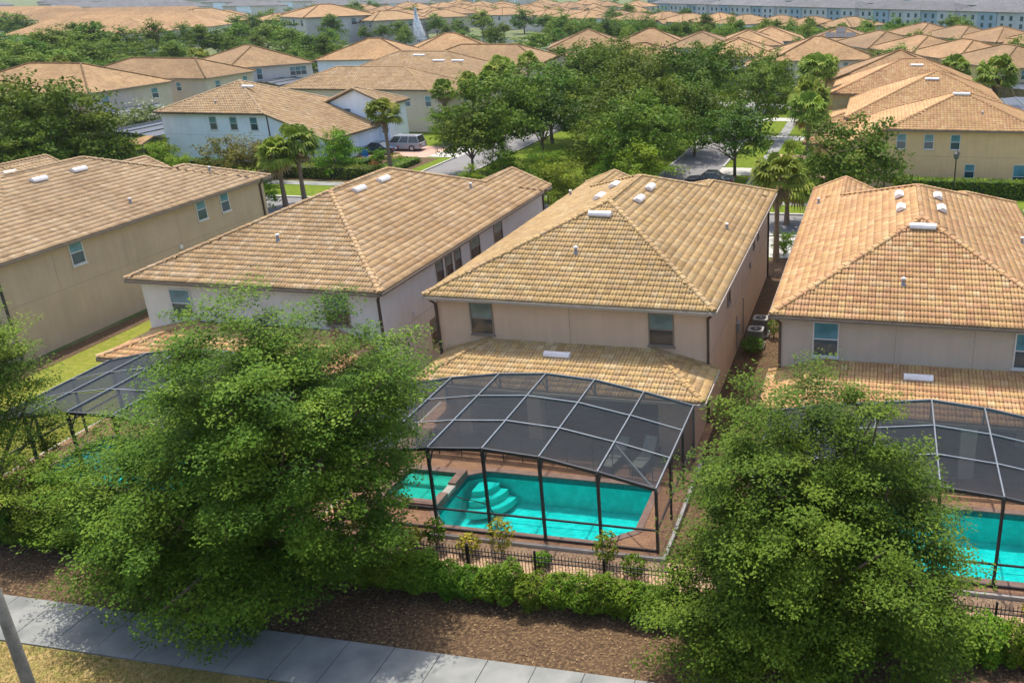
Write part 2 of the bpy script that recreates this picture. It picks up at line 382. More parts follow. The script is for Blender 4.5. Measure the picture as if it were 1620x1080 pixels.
def leaf_mat(name, stops, trans=0.28, hue=0.02, rough=0.55):
    m, nt, b = new_mat(name); L = nt.links.new
    at = N(nt, 'ShaderNodeAttribute', attribute_name='tint'); r = ramp(nt, stops); L(at.outputs['Fac'], r.inputs[0])
    oi = N(nt, 'ShaderNodeObjectInfo'); hs = N(nt, 'ShaderNodeHueSaturation')
    m1 = N(nt, 'ShaderNodeMapRange'); L(oi.outputs['Random'], m1.inputs['Value']); m1.inputs['To Min'].default_value = 0.5 - hue; m1.inputs['To Max'].default_value = 0.5 + hue
    fr = N(nt, 'ShaderNodeMath', operation='MULTIPLY'); L(oi.outputs['Random'], fr.inputs[0]); fr.inputs[1].default_value = 7.31
    f2 = N(nt, 'ShaderNodeMath', operation='FRACT'); L(fr.outputs[0], f2.inputs[0])
    m2 = N(nt, 'ShaderNodeMapRange'); L(f2.outputs[0], m2.inputs['Value']); m2.inputs['To Min'].default_value = 0.8; m2.inputs['To Max'].default_value = 1.2
    L(m1.outputs[0], hs.inputs['Hue']); L(m2.outputs[0], hs.inputs['Value']); L(r.outputs[0], hs.inputs['Color'])
    L(hs.outputs[0], b.inputs['Base Color']); b.inputs['Roughness'].default_value = rough; b.inputs['Specular IOR Level'].default_value = 0.08
    tl = N(nt, 'ShaderNodeBsdfTranslucent'); L(hs.outputs[0], tl.inputs['Color'])
    mx = N(nt, 'ShaderNodeMixShader'); mx.inputs[0].default_value = trans
    L(b.outputs[0], mx.inputs[1]); L(tl.outputs[0], mx.inputs[2]); L(mx.outputs[0], nt.nodes['Material Output'].inputs['Surface'])
    return m
M_OAK = leaf_mat('oak_leaves', [(0.0, (0.041, 0.079, 0.0090)), (0.45, (0.080, 0.137, 0.0128)), (0.8, (0.128, 0.177, 0.0180)), (1.0, (0.194, 0.218, 0.0337))])
M_OAK_Y = leaf_mat('near_oak_leaves', [(0.0, (0.039, 0.076, 0.0078)), (0.4, (0.080, 0.142, 0.0117)), (0.8, (0.146, 0.212, 0.0182)), (1.0, (0.234, 0.302, 0.0390))], trans=0.2)
M_OAK_G = leaf_mat('near_oak_leaves_green', [(0.0, (0.031, 0.077, 0.0078)), (0.4, (0.064, 0.140, 0.0117)), (0.8, (0.118, 0.208, 0.0182)), (1.0, (0.175, 0.275, 0.0364))], trans=0.2)
M_LIME = leaf_mat('bright_leaves', [(0.0, (0.069, 0.138, 0.0083)), (0.5, (0.127, 0.218, 0.0138)), (1.0, (0.207, 0.287, 0.0242))], hue=0.03)
M_FARLEAF = leaf_mat('far_leaves', [(0.0, (0.057, 0.117, 0.0122)), (0.5, (0.111, 0.186, 0.0191)), (1.0, (0.195, 0.261, 0.0348))], hue=0.022)
M_PALM = leaf_mat('palm_fronds', [(0.0, (0.10, 0.15, 0.018)), (0.5, (0.185, 0.245, 0.03)), (1.0, (0.36, 0.37, 0.07))], trans=0.3)
M_PALMDRY = leaf_mat('dry_fronds', [(0.0, (0.22, 0.15, 0.07)), (1.0, (0.34, 0.25, 0.13))], trans=0.2)
M_HEDGE = leaf_mat('hedge_leaves', [(0.0, (0.054, 0.115, 0.0097)), (0.5, (0.101, 0.189, 0.0138)), (1.0, (0.189, 0.270, 0.0243))])
M_YSHRUB = leaf_mat('yellow_leaves', [(0.0, (0.15, 0.19, 0.02)), (0.5, (0.28, 0.28, 0.03)), (1.0, (0.45, 0.38, 0.05))])
M_RUSTY = leaf_mat('rusty_leaves', [(0.0, (0.10, 0.105, 0.02)), (0.6, (0.18, 0.15, 0.03)), (1.0, (0.27, 0.16, 0.045))])
M_WHITEFL = leaf_mat('white_blossom_leaves', [(0.0, (0.09, 0.15, 0.03)), (0.6, (0.17, 0.24, 0.07)), (0.75, (0.6, 0.6, 0.5)), (1.0, (0.75, 0.74, 0.66))])
M_REDFL = leaf_mat('red_blossom', [(0.0, (0.25, 0.09, 0.03)), (0.5, (0.40, 0.11, 0.04)), (1.0, (0.35, 0.22, 0.06))])
M_BARK = noise_mat('bark', (0.10, 0.075, 0.055), (0.20, 0.155, 0.115), 4.0, 0.95, bump=0.8, bscale=18, obj=True, stretch=(4, 4, 0.7))
M_PALMBARK = noise_mat('palm_bark', (0.15, 0.105, 0.07), (0.27, 0.20, 0.145), 5.0, 0.95, bump=0.9, bscale=10, obj=True, stretch=(1, 1, 4))

# ------------------------------------------------------------------ setting: ground, lawns, roads, pavements
def sheet(name, x0, x1, y0, y1, z, m, kind='structure', holes=(), parent=None):
    xs = sorted({x0, x1, *[h[0] for h in holes], *[h[1] for h in holes]}); ys = sorted({y0, y1, *[h[2] for h in holes], *[h[3] for h in holes]})
    xs = [x for x in xs if x0 <= x <= x1]; ys = [y for y in ys if y0 <= y <= y1]
    idx = {}; V = []; F = []
    def vid(x, y):
        if (x, y) not in idx: idx[(x, y)] = len(V); V.append((x, y, z))
        return idx[(x, y)]
    for a, b in zip(xs, xs[1:]):
        for c, d in zip(ys, ys[1:]):
            mx, my = (a + b) / 2, (c + d) / 2
            if any(h[0] < mx < h[1] and h[2] < my < h[3] for h in holes): continue
            F.append((vid(a, c), vid(b, c), vid(b, d), vid(a, d)))
    o = link(name, np_mesh(name, V, F, m), parent)
    if kind: tag(o, kind=kind)
    return o

POOL3 = (-15.7, -7.94, 26.2, 30.15)
POOL4 = (-0.2, 7.9, 26.4, 30.6)
POOL2 = (-33.5, -25.9, 26.4, 30.1)
HOLES = (POOL2, POOL3, POOL4)
sheet('ground', -4500, 4500, -1200, 6000, -0.04, M_GROUND, holes=HOLES)
sheet('lawn', -130, 45, 59.5, 145, -0.03, M_LAWN)
sheet('dry_lawn', -60, 30, -40, 17.93, -0.012, M_DRY)
sheet('mulch_bed', -60, 30, 19.87, 23.75, -0.012, M_MULCH)
sheet('soil_strip', -60, 30, 23.752, 25.54, -0.012, M_LITTER)
sheet('side_yard_lawn', -43.0, -34.95, 25.5, 62, -0.02, M_LAWN_Y)
sheet('mulch_strip', -44.2, -42.9, 30, 62, -0.008, M_MULCH)
sheet('gap_mulch', -7.2, -3.4, 25.5, 63.0, -0.016, M_MULCH)
sheet('gap_mulch', -22.8, -19.4, 25.5, 63.0, -0.016, M_MULCH)
sheet('street', -130, 60, 68.4, 75.0, -0.014, M_ROAD)
sheet('boulevard_road', -47.4, -42.1, 75.0, 141, -0.014, M_ROAD)
sheet('boulevard_road', -21.8, -16.2, 75.0, 141, -0.014, M_ROAD)
sheet('cross_street', -100, 30, 141, 147, -0.014, M_ROAD)
for nm, a in (('front_sidewalk', (-110, -49.2, 80.4, 82.0)), ('front_sidewalk', (-60, 30, 64.6, 66.0)), ('boulevard_sidewalk', (-12.6, -11.3, 76, 140)), ('front_sidewalk', (-40, 60, 78.6, 79.9))):
    sheet(nm, *a, -0.006, M_WALK)
for a in ((-51.0, -47.4, 96.3, 102.8), (-16.2, -8.5, 112.2, 115.6), (-16.2, -12.6, 90.8, 94.6), (-16.2, -8.5, 128, 131), (-9.5, -4.6, 62.5, 68.4), (-19, -14, 60, 68.4), (1, 6.5, 60, 68.4)):
    sheet('driveway_apron', *a, -0.002, M_APRON)
for a in ((-61.5, -51.0, 95.8, 103.0), (-12.0, -5.0, 99.2, 102.8), (-11.2, -5.0, 90.5, 94.5), (-8.5, -5.0, 112.2, 115.6)):
    sheet('paver_driveway', *a, 0.002, M_DRIVE)
def kerb(x0, x1, y0, y1):
    b = MB(); b.box(x0, x1, y0, y1, -0.03, 0.11)
    tag(b.build('kerb', M_APRON), kind='structure')
kerb(-110, -47.6, 75.0, 75.3); kerb(-41.9, -22.0, 75.0, 75.3); kerb(-16.0, 60, 75.0, 75.3); kerb(-110, 60, 68.1, 68.4)
kerb(-47.6, -47.4, 75.3, 96.2); kerb(-47.6, -47.4, 102.9, 141); kerb(-42.1, -41.9, 75.3, 141); kerb(-22.0, -21.8, 75.3, 141); kerb(-16.2, -16.0, 75.3, 90.7); kerb(-16.2, -16.0, 94.7, 112); kerb(-16.2, -16.0, 115.7, 127.9)

# the pavement in front: single cast slabs, joints recessed
walk = empty('sidewalk', (0, 17.95, 0)); tag(walk, kind='structure')
b = MB(); b.box(-60, 30, 0.0, 1.9, -0.2, -0.012); b.build('joint_bed', M_JOINT, walk)
SLAB_W = 1.52
slab_me = []
for k in range(3):
    b = MB(); e = 0.012
    b.hexa([(e, 0, -0.05), (SLAB_W - e, 0, -0.05), (SLAB_W - e, 1.9, -0.05), (e, 1.9, -0.05), (e, 0, 0.03), (SLAB_W - e, 0, 0.03), (SLAB_W - e, 1.9, 0.03), (e, 1.9, 0.03)])
    slab_me.append(b.mesh('slab', M_WALK))
x = -13.6 - 15 * SLAB_W
for i in range(25):
    o = link('slab', slab_me[i % 3], walk, (x, 0, rnd.uniform(-0.004, 0.004))); o.rotation_euler = (R(rnd.uniform(-0.12, 0.12)), R(rnd.uniform(-0.12, 0.12)), 0)
    x += SLAB_W
b = MB(); b.box(-60, -13.63 - 15 * SLAB_W, 0, 1.9, -0.05, 0.03); b.box(-13.57 + 10 * SLAB_W, 30, 0, 1.9, -0.05, 0.03); b.build('walk_end', M_WALK, walk)

# ------------------------------------------------------------------ roofs
class Vol:
    """a rectangular roof: each side that slopes gives a plane, a side left out is a gable"""
    def __init__(s, x0, x1, y0, y1, ze=5.6, L=0.418, Rr=0.418, F=0.37, B=0.37, zL=None, zR=None, zF=None, zB=None, inset=0.4, wall=True, top=None):
        s.r = (x0, x1, y0, y1); s.inset = inset; s.wall = wall; s.ze = ze
        P = []
        if L is not None: P.append(('L', L, 0.0, (zL if zL is not None else ze) - L * x0))
        if Rr is not None: P.append(('R', -Rr, 0.0, (zR if zR is not None else ze) + Rr * x1))
        if F is not None: P.append(('F', 0.0, F, (zF if zF is not None else ze) - F * y0))
        if B is not None: P.append(('B', 0.0, -B, (zB if zB is not None else ze) + B * y1))
        if top is not None: P.append(('T', 0.0, 0.0, top))
        s.P = P
    def z(s, x, y):
        return np.min([p[1] * x + p[2] * y + p[3] for p in s.P], axis=0)
    def inside(s, x, y, e=0.0):
        x0, x1, y0, y1 = s.r
        return (x > x0 - e) & (x < x1 + e) & (y > y0 - e) & (y < y1 + e)
    def polys(s, rect=None):
        x0, x1, y0, y1 = rect or s.r
        out = []
        for p in s.P:
            poly = [(x0, y0), (x1, y0), (x1, y1), (x0, y1)]
            for q in s.P:
                if q is p: continue
                a, b_, c = q[1] - p[1], q[2] - p[2], q[3] - p[3]
                new = []
                for i in range(len(poly)):
                    A, B = poly[i], poly[(i + 1) % len(poly)]
                    fa = a * A[0] + b_ * A[1] + c; fb = a * B[0] + b_ * B[1] + c
                    if fa >= -1e-9: new.append(A)
                    if (fa > 1e-9 and fb < -1e-9) or (fa < -1e-9 and fb > 1e-9):
                        t = fa / (fa - fb); new.append((A[0] + t * (B[0] - A[0]), A[1] + t * (B[1] - A[1])))
                poly = new
                if len(poly) < 3: break
            if len(poly) >= 3: out.append((p, poly))
        return out

def env(vols, x, y, skip=None):
    e = np.full(np.shape(x), -1e9)
    for v in vols:
        if v is skip: continue
        e = np.maximum(e, np.where(v.inside(x, y), v.z(x, y), -1e9))
    return e

def roof_tile_arrays(lod):
    w = 0.31
    if lod == 0: prof = [(0, -0.008), (0.022, 0.034), (0.070, 0.046), (0.122, 0.036), (0.150, -0.004), (0.178, 0.034), (0.226, 0.046), (0.278, 0.036), (0.308, -0.010)]
    else: prof = [(0, 0.0), (0.06, 0.05), (0.17, 0.045), (0.24, 0.0), (0.31, 0.0)]
    V = []; F = []
    n = len(prof)
    for (yy, zz) in ((-0.03, 0.024), (0.40, 0.001)):
        for (px, pz) in prof: V.append((px - w / 2, yy, pz + zz))
    for (px, pz) in prof: V.append((px - w / 2, -0.03, 0.0 if lod else pz * 0.85 - 0.006))
    for i in range(n - 1):
        F.append((i, i + 1, n + i + 1, n + i)); F.append((2 * n + i, 2 * n + i + 1, i + 1, i))
    return np.array(V), np.array(F)
TILE_GEO = [roof_tile_arrays(0), roof_tile_arrays(1)]
TILE_MESH = {}
def tile_mesh(kind):
    if kind not in TILE_MESH:
        V, F = TILE_GEO[0]; TILE_MESH[kind] = np_mesh('roof_tile', V, F, TILE[kind])
    return TILE_MESH[kind]
CAP_MESH = {}
def cap_arrays():
    V = []; F = []
    for (yy, r, zz) in ((-0.03, 0.142, 0.022), (0.42, 0.128, 0.0)):
        for i in range(6):
            t = math.pi * i / 5; V.append((r * math.cos(t), yy, 0.85 * r * math.sin(t) + zz))
    for i in range(5): F.append((i, 6 + i, 7 + i, i + 1))
    V.append((0, -0.03, 0.0)); 
    for i in range(5): F.append((i, i + 1, 12, 12))
    return np.array(V), F
def cap_mesh(kind):
    if kind not in CAP_MESH:
        V, F = cap_arrays(); me = bpy.data.meshes.new('ridge_tile')
        me.from_pydata([tuple(v) for v in V], [], [f if f[2] != f[3] else f[:3] for f in F]); me.materials.append(TILE_CAP[kind]); me.update(); CAP_MESH[kind] = me
    return CAP_MESH[kind]

def frame_mats(u, w, n, pos):
    return Matrix(((u[0], w[0], n[0], pos[0]), (u[1], w[1], n[1], pos[1]), (u[2], w[2], n[2], pos[2]), (0, 0, 0, 1)))

def build_tiles(root, roof, vols, org, kind, lod, nmax, tw=0.31, te=0.375):
    pos = []; U = []; W = []; Nn = []; 
    for vi, v in enumerate(vols):
        x0, x1, y0, y1 = v.r
        for p in v.P:
            if p[0] == 'T': continue
            s = math.hypot(p[1], p[2]); c = 1 / math.sqrt(1 + s * s)
            wh = np.array([p[1], p[2]]) / s; uh = np.array([wh[1], -wh[0]])
            start = {'L': x0, 'R': x1, 'F': y0, 'B': y1}[p[0]]; length = (x1 - x0) if p[0] in 'LR' else (y1 - y0); run = (y1 - y0) if p[0] in 'LR' else (x1 - x0)
            dh = te * c
            ni = int(length / dh) + 1; nj = int(run / tw) + 2
            I, J = np.meshgrid(np.arange(ni), np.arange(nj), indexing='ij')
            I = I.ravel(); J = J.ravel()
            d = I * dh - 0.03; a = J * tw + tw / 2 * 0.9
            if p[0] == 'L': X = x0 + d; Y = y0 + a
            elif p[0] == 'R': X = x1 - d; Y = y0 + a
            elif p[0] == 'F': X = x0 + a; Y = y0 + d
            else: X = x0 + a; Y = y1 - d
            cx = X + wh[0] * 0.17; cyy = Y + wh[1] * 0.17
            zp = p[1] * cx + p[2] * cyy + p[3]
            ok = v.inside(cx, cyy) & (zp <= v.z(cx, cyy) + 0.02)
            for oi, o in enumerate(vols):
                if oi == vi: continue
                zo = np.where(o.inside(cx, cyy), o.z(cx, cyy), -1e9)
                ok &= (zp > zo + 0.03) if oi < vi else (zp > zo - 1e-3)
            X, Y = X[ok], Y[ok]
            Z = p[1] * X + p[2] * Y + p[3] + 0.015
            k = len(X)
            if not k: continue
            pos.append(np.stack([X, Y, Z], 1))
            u3 = np.array([uh[0], uh[1], 0.0]); w3 = np.array([wh[0], wh[1], s]) * c; n3 = np.cross(u3, w3)
            U.append(np.repeat(u3[None], k, 0)); W.append(np.repeat(w3[None], k, 0)); Nn.append(np.repeat(n3[None], k, 0))
    pos = np.concatenate(pos); U = np.concatenate(U); W = np.concatenate(W); Nn = np.concatenate(Nn)
    pos = pos + Nn * rng.uniform(-0.006, 0.010, (len(pos), 1))
    U = U + W * rng.normal(0, 0.012, (len(pos), 1))
    tint = np.clip(rng.beta(1.4, 1.4, len(pos)), 0.0, 0.999)
    single = np.zeros(len(pos), bool)
    if nmax:
        rel = pos - np.array([0, 0, CAM_H]); d = rel @ np.array(fw)
        px = PPX + FPX * (rel @ np.array(rt)) / d; py = PPY + FPX * (rel @ np.array(dn)) / d
        facing = -(rel * Nn).sum(1) / np.linalg.norm(rel, axis=1)
        vis = (px > 4) & (px < 1616) & (py > 4) & (py < 1076) & (facing > 0.12)
        score = np.where(vis, facing / d ** 2, -1)
        order = np.argsort(-score)[:nmax]; order = order[score[order] > 0]
        single[order] = True
        me = tile_mesh(kind)
        for i in order:
            o = link('roof_tile', me, roof); o.matrix_local = frame_mats(U[i], W[i], Nn[i], pos[i] - org)
    rest = ~single
    P, u, w, n = pos[rest] - org, U[rest], W[rest], Nn[rest]
    V, F = TILE_GEO[lod]
    allV = P[:, None, :] + V[None, :, 0:1] * u[:, None, :] + V[None, :, 1:2] * w[:, None, :] + V[None, :, 2:3] * n[:, None, :]
    m = len(P)
    allF = (F[None] + (np.arange(m) * len(V))[:, None, None]).reshape(-1, 4)
    o = link('roof_tiles', np_mesh('roof_tiles', allV.reshape(-1, 3), allF, TILE[kind], tint=np.repeat(tint[rest], len(F))), roof)
    tag(o, kind='stuff')

def shrink(vols):
    """volumes that share an eave are drawn in by millimetres so that no two faces share a plane"""
    for k, v in enumerate(vols):
        x0, x1, y0, y1 = v.r; e = 0.006 * k; v.r = (x0 + e, x1 - e, y0 + e, y1 - e)

def roof_lines(vols):
    """hips and ridges, rakes and eaves of the roofs together: [(p, q, type)]"""
    out = []
    for v in vols:
        x0, x1, y0, y1 = v.r
        seen = set()
        for p, poly in v.polys():
            for i in range(len(poly)):
                A, B = poly[i], poly[(i + 1) % len(poly)]
                if math.hypot(A[0] - B[0], A[1] - B[1]) < 0.05: continue
                za = p[1] * A[0] + p[2] * A[1] + p[3]; zb = p[1] * B[0] + p[2] * B[1] + p[3]
                onb = (abs(A[0] - B[0]) < 1e-6 and (abs(A[0] - x0) < 1e-6 or abs(A[0] - x1) < 1e-6)) or (abs(A[1] - B[1]) < 1e-6 and (abs(A[1] - y0) < 1e-6 or abs(A[1] - y1) < 1e-6))
                key = tuple(sorted([(round(A[0], 2), round(A[1], 2)), (round(B[0], 2), round(B[1], 2))]))
                if key in seen: continue
                seen.add(key)
                out.append((v, (*A, za), (*B, zb), ('rake' if abs(za - zb) > 0.05 else 'eave') if onb else 'hip'))
    return out

def roof_body(vols, org, mats, parent, name='roof', caps=None, capr=0.13):
    """closed roof decks: sloping top, soffit and rim"""
    b = MB()
    for k, v in enumerate(vols):
        off = -0.008 * k
        for p, poly in v.polys():
            T = [(x - org[0], y - org[1], p[1] * x + p[2] * y + p[3] + off - org[2]) for x, y in poly]
            b.cm = 0; b.quad(*T)
            b.cm = 1; b.quad(*[(x, y, z - 0.16) for x, y, z in T][::-1])
            x0, x1, y0, y1 = v.r
            for i in range(len(T)):
                A, B = T[i], T[(i + 1) % len(T)]
                a, c = poly[i], poly[(i + 1) % len(poly)]
                if (abs(a[0] - c[0]) < 1e-6 and (abs(a[0] - x0) < 1e-6 or abs(a[0] - x1) < 1e-6)) or (abs(a[1] - c[1]) < 1e-6 and (abs(a[1] - y0) < 1e-6 or abs(a[1] - y1) < 1e-6)):
                    b.quad((A[0], A[1], A[2] - 0.16), (B[0], B[1], B[2] - 0.16), B, A)
    return b.build(name, mats, parent)

def wall_body(vols, org, m, parent, name='wall'):
    b = MB()
    for k, v in enumerate(vols):
        if not v.wall: continue
        i = v.inset + 0.006 * k
        x0, x1, y0, y1 = v.r; r = (x0 + i, x1 - i, y0 + i, y1 - i)
        for p, poly in v.polys(r):
            for j in range(len(poly)):
                A, B = poly[j], poly[(j + 1) % len(poly)]
                if (abs(A[0] - B[0]) < 1e-6 and (abs(A[0] - r[0]) < 1e-6 or abs(A[0] - r[1]) < 1e-6)) or (abs(A[1] - B[1]) < 1e-6 and (abs(A[1] - r[2]) < 1e-6 or abs(A[1] - r[3]) < 1e-6)):
                    zt = -0.2 - 0.008 * k
                    b.quad((A[0] - org[0], A[1] - org[1], -0.3 - org[2]), (B[0] - org[0], B[1] - org[1], -0.3 - org[2]),
                           (B[0] - org[0], B[1] - org[1], p[1] * B[0] + p[2] * B[1] + p[3] + zt - org[2]), (A[0] - org[0], A[1] - org[1], p[1] * A[0] + p[2] * A[1] + p[3] + zt - org[2]))
    return b.build(name, m, parent)

def place_caps(roof, vols, org, kind, single, far_mat=None):
    lines = roof_lines(vols); joined = MB(); n = 0
    gut = MB()
    for v, A, B, typ in lines:
        A = Vector(A); B = Vector(B)
        if typ == 'eave':
            d = (B - A); L = d.length; k = max(1, int(L / 1.0)); d /= k
            out = Vector((d.y, -d.x, 0)).normalized()
            mid = (A + B) / 2; cx = (v.r[0] + v.r[1]) / 2; cyy = (v.r[2] + v.r[3]) / 2
            if out.dot(Vector((mid.x - cx, mid.y - cyy, 0))) < 0: out = -out
            run = None
            for i in range(k + 1):
                ok = False
                if i < k:
                    m = A + d * (i + 0.5)
                    e = env(vols, np.array([m.x - out.x * 0.02]), np.array([m.y - out.y * 0.02]), skip=v)[0]
                    e2 = env(vols, np.array([m.x + out.x * 0.06]), np.array([m.y + out.y * 0.06]), skip=v)[0]
                    ok = e <= m.z + 0.01 and e2 < m.z - 0.3
                    for w_ in vols[:vols.index(v)]:
                        if w_.inside(m.x, m.y, 0.05) and abs(float(w_.z(m.x, m.y)) - m.z) < 0.08: ok = False
                if ok and run is None: run = i
                if not ok and run is not None:
                    p = A + d * run + out * 0.065 + Vector((0, 0, -0.095)); q = A + d * i + out * 0.065 + Vector((0, 0, -0.095))
                    gut.bar(p - Vector(org), q - Vector(org), 0.12, 0.13); run = None
            continue
        if A.z > B.z: A, B = B, A
        d = (B - A).normalized(); L = (B - A).length
        u = d.cross(Vector((0, 0, 1))).normalized(); nn = u.cross(d)
        k = max(1, int(round(L / 0.38))); st = L / k
        for i in range(k):
            c = A + d * (st * (i + 0.5))
            e = env(vols, np.array([c.x]), np.array([c.y]), skip=v)[0]
            if e > c.z + (-0.06 if typ == 'rake' else (-0.035 if vols.index(v) else -0.012)): continue
            pos = A + d * (st * i) + nn * 0.03 - Vector(org)
            if single and n < 290 and project(pos + Vector(org))[2] < 75:
                o = link('ridge_tile', cap_mesh(kind), roof); o.matrix_local = frame_mats(u, d, nn, pos); n += 1
            else:
                q = A + d * (st * (i + 1.04)) + nn * 0.03 - Vector(org)
                joined.cyl(pos + nn * 0.02, q, 0.135, 0.115, 6, cap=False)
    if joined.v: tag(joined.build('ridge_tiles', far_mat or TILE_CAP[kind], roof), kind='stuff')
    return gut

WIN_CACHE = {}
def window(parent, org, x, y, z, side, w, h, frame=None, up=None, lo=None, rails=1, mull=0):
    """x, y: middle of the window on the wall face, z: its bottom"""
    frame = frame or M_WINFRAME; up = up or M_PANE_UP; lo = lo or M_PANE_LO
    key = (round(w, 2), round(h, 2), frame.name, up.name, lo.name, rails, mull)
    if key not in WIN_CACHE:
        f = MB(); t = 0.06; d = 0.05
        f.box(-w / 2, -w / 2 + t, -d, 0.02, 0, h); f.box(w / 2 - t, w / 2, -d, 0.02, 0, h)
        f.box(-w / 2 + t, w / 2 - t, -d, 0.02, 0, t); f.box(-w / 2 + t, w / 2 - t, -d, 0.02, h - t, h)
        if rails: f.box(-w / 2 + t, w / 2 - t, -d + 0.008, 0.02, h / 2 - 0.025, h / 2 + 0.025)
        for k in range(mull):
            xm = -w / 2 + w * (k + 1) / (mull + 1); f.box(xm - 0.03, xm + 0.03, -d - 0.004, 0.02, t, h - t)
        s = MB(); s.box(-w / 2 - 0.05, w / 2 + 0.05, -0.09, 0.02, -0.07, -0.003)
        pu = MB(); pu.box(-w / 2 + t, w / 2 - t, -0.016, 0.01, h / 2 + 0.025, h - t)
        pl = MB(); pl.box(-w / 2 + t, w / 2 - t, -0.012, 0.01, t, h / 2 - 0.025)
        WIN_CACHE[key] = (f.mesh('window', frame), s.mesh('sill', frame), pu.mesh('pane', up), pl.mesh('pane', lo))
    f, s, pu, pl = WIN_CACHE[key]
    o = link('window', f, parent, (x - org[0], y - org[1], z - org[2]))
    o.rotation_euler = (0, 0, {'F': 0, 'R': math.pi / 2, 'B': math.pi, 'L': -math.pi / 2}[side])
    link('pane', pu, o); link('pane', pl, o); link('sill', s, o)
    return o

def vent(roof, org, x, y, z, s, d, length=1.0):
    """off-ridge vent: a low white hood lying along the courses; d = downslope direction"""
    key = 'vent%.1f' % length
    if key not in WIN_CACHE:
        b = MB(); n = 6; prof = [(-0.19, 0.0), (-0.21, 0.10), (-0.13, 0.19), (0.05, 0.20), (0.22, 0.07), (0.26, 0.0)]
        for i in range(n - 1):
            (a, za), (c, zc) = prof[i], prof[i + 1]
            b.quad((-length / 2, a, za), (length / 2, a, za), (length / 2, c, zc), (-length / 2, c, zc))
        for sx in (-1, 1):
            P = [(sx * length / 2, a, zz) for a, zz in prof]; b.quad(*(P if sx > 0 else P[::-1]))
        WIN_CACHE[key] = b.mesh('roof_vent', M_VENT)
    c = 1 / math.sqrt(1 + s * s)
    w3 = Vector((-d[0] * c, -d[1] * c, s * c)); u3 = Vector((w3.y, -w3.x, 0)).normalized(); n3 = u3.cross(w3)
    o = link('roof_vent', WIN_CACHE[key], roof); o.matrix_local = frame_mats(u3, w3, n3, Vector((x, y, z)) - Vector(org) + n3 * 0.06)

def vent_pipe(roof, org, x, y, z):
    if 'pipe' not in WIN_CACHE:
        b = MB(); b.cyl((0, 0, -0.1), (0, 0, 0.30), 0.07, 0.07, 10); b.cyl((0, 0, -0.05), (0, 0, 0.12), 0.16, 0.09, 10); b.cm = 1; b.cyl((0, 0, 0.30), (0, 0, 0.36), 0.11, 0.10, 10)
        WIN_CACHE['pipe'] = b.mesh('vent_pipe', [M_LEAD, M_VENT])
    link('vent_pipe', WIN_CACHE['pipe'], roof, (x - org[0], y - org[1], z - org[2]))

def downspout(root, org, x, y, ztop, mat=None, kick=(0, 0)):
    b = MB(); b.bar((x, y, 0.0), (x, y, ztop - 0.35), 0.11, 0.09, up=(0, 1, 0)); b.bar((x, y, ztop - 0.38), (x + kick[0], y + kick[1], ztop - 0.05), 0.11, 0.09)
    b.build('downspout', mat or M_DOWN, root, (-org[0], -org[1], -org[2]))

def house(label, vols, wall, tile, level, group=None, windows=(), name='house', trim=None, cat='house', far=None, wk=None, joints=(), rot=0.0):
    x0, x1, y0, y1 = vols[0].r
    org = ((x0 + x1) / 2, (y0 + y1) / 2, 0.0)
    root = empty(name, org, rot); tag(root, label, cat, group)
    trim = trim or M_TRIM
    shrink(vols)
    wall_body(vols, org, WALL[wall], root)
    if level in ('single', 'tiles'):
        roof = roof_body(vols, org, [M_DECK, trim], root)
        build_tiles(root, roof, vols, org, tile, 0 if level == 'single' else 1, 300 if level == 'single' else 0)
        gut = place_caps(roof, vols, org, tile, level == 'single')
    else:
        fm = far or FAR_TAN
        roof = roof_body(vols, org, [fm, trim], root)
        gut = place_caps(roof, vols, org, 'tan', False, far_mat=fm)
    if gut.v: gut.build('gutter', trim, root)
    for wd in windows:
        side, a, zz, w, h = wd[:5]; kw = dict(wk or {}); kw.update(wd[5] if len(wd) > 5 else {})
        vi = kw.pop('vol', 0); v = vols[vi]; i = v.inset + 0.006 * vi + 0.003
        X0, X1, Y0, Y1 = v.r
        x, y = {'F': (a, Y0 + i), 'B': (a, Y1 - i), 'L': (X0 + i, a), 'R': (X1 - i, a)}[side]
        window(root, org, x, y, zz, side, w, h, **kw)
    if joints:
        b = MB()
        for side, a0, a1, z0, z1 in joints:
            v = vols[0]; i = v.inset; X0, X1, Y0, Y1 = v.r; t = 0.009
            if side == 'F': b.box(a0 - (t if a0 == a1 else 0), a1 + (t if a0 == a1 else 0), Y0 + i - 0.004, Y0 + i + 0.01, z0 - (t if z0 == z1 else 0), z1 + (t if z0 == z1 else 0))
            else: b.box(X1 - i - 0.01, X1 - i + 0.004, a0 - (t if a0 == a1 else 0), a1 + (t if a0 == a1 else 0), z0 - (t if z0 == z1 else 0), z1 + (t if z0 == z1 else 0))
        b.build('wall_joint', M_JOINT, root, (-org[0], -org[1], 0))
    return root, roof, org

# ------------------------------------------------------------------ the four houses of the near row (and one beyond the left edge)
BZ = dict(frame=M_WINFRAME_B, up=M_PANE_UP, lo=M_PANE_LO)
BL = dict(frame=M_WINFRAME, up=M_PANE_BLUE, lo=M_PANE_BLUE_LO)
def lower_roof(root, org, vols, tile, level_single, trim):
    rf = roof_body(vols, org, [M_DECK, trim], root, name='lanai_roof')
    build_tiles(root, rf, vols, org, tile, 0, 300 if level_single else 0)
    g = place_caps(rf, vols, org, tile, True)
    if g.v: g.build('gutter', trim, rf)
    return rf

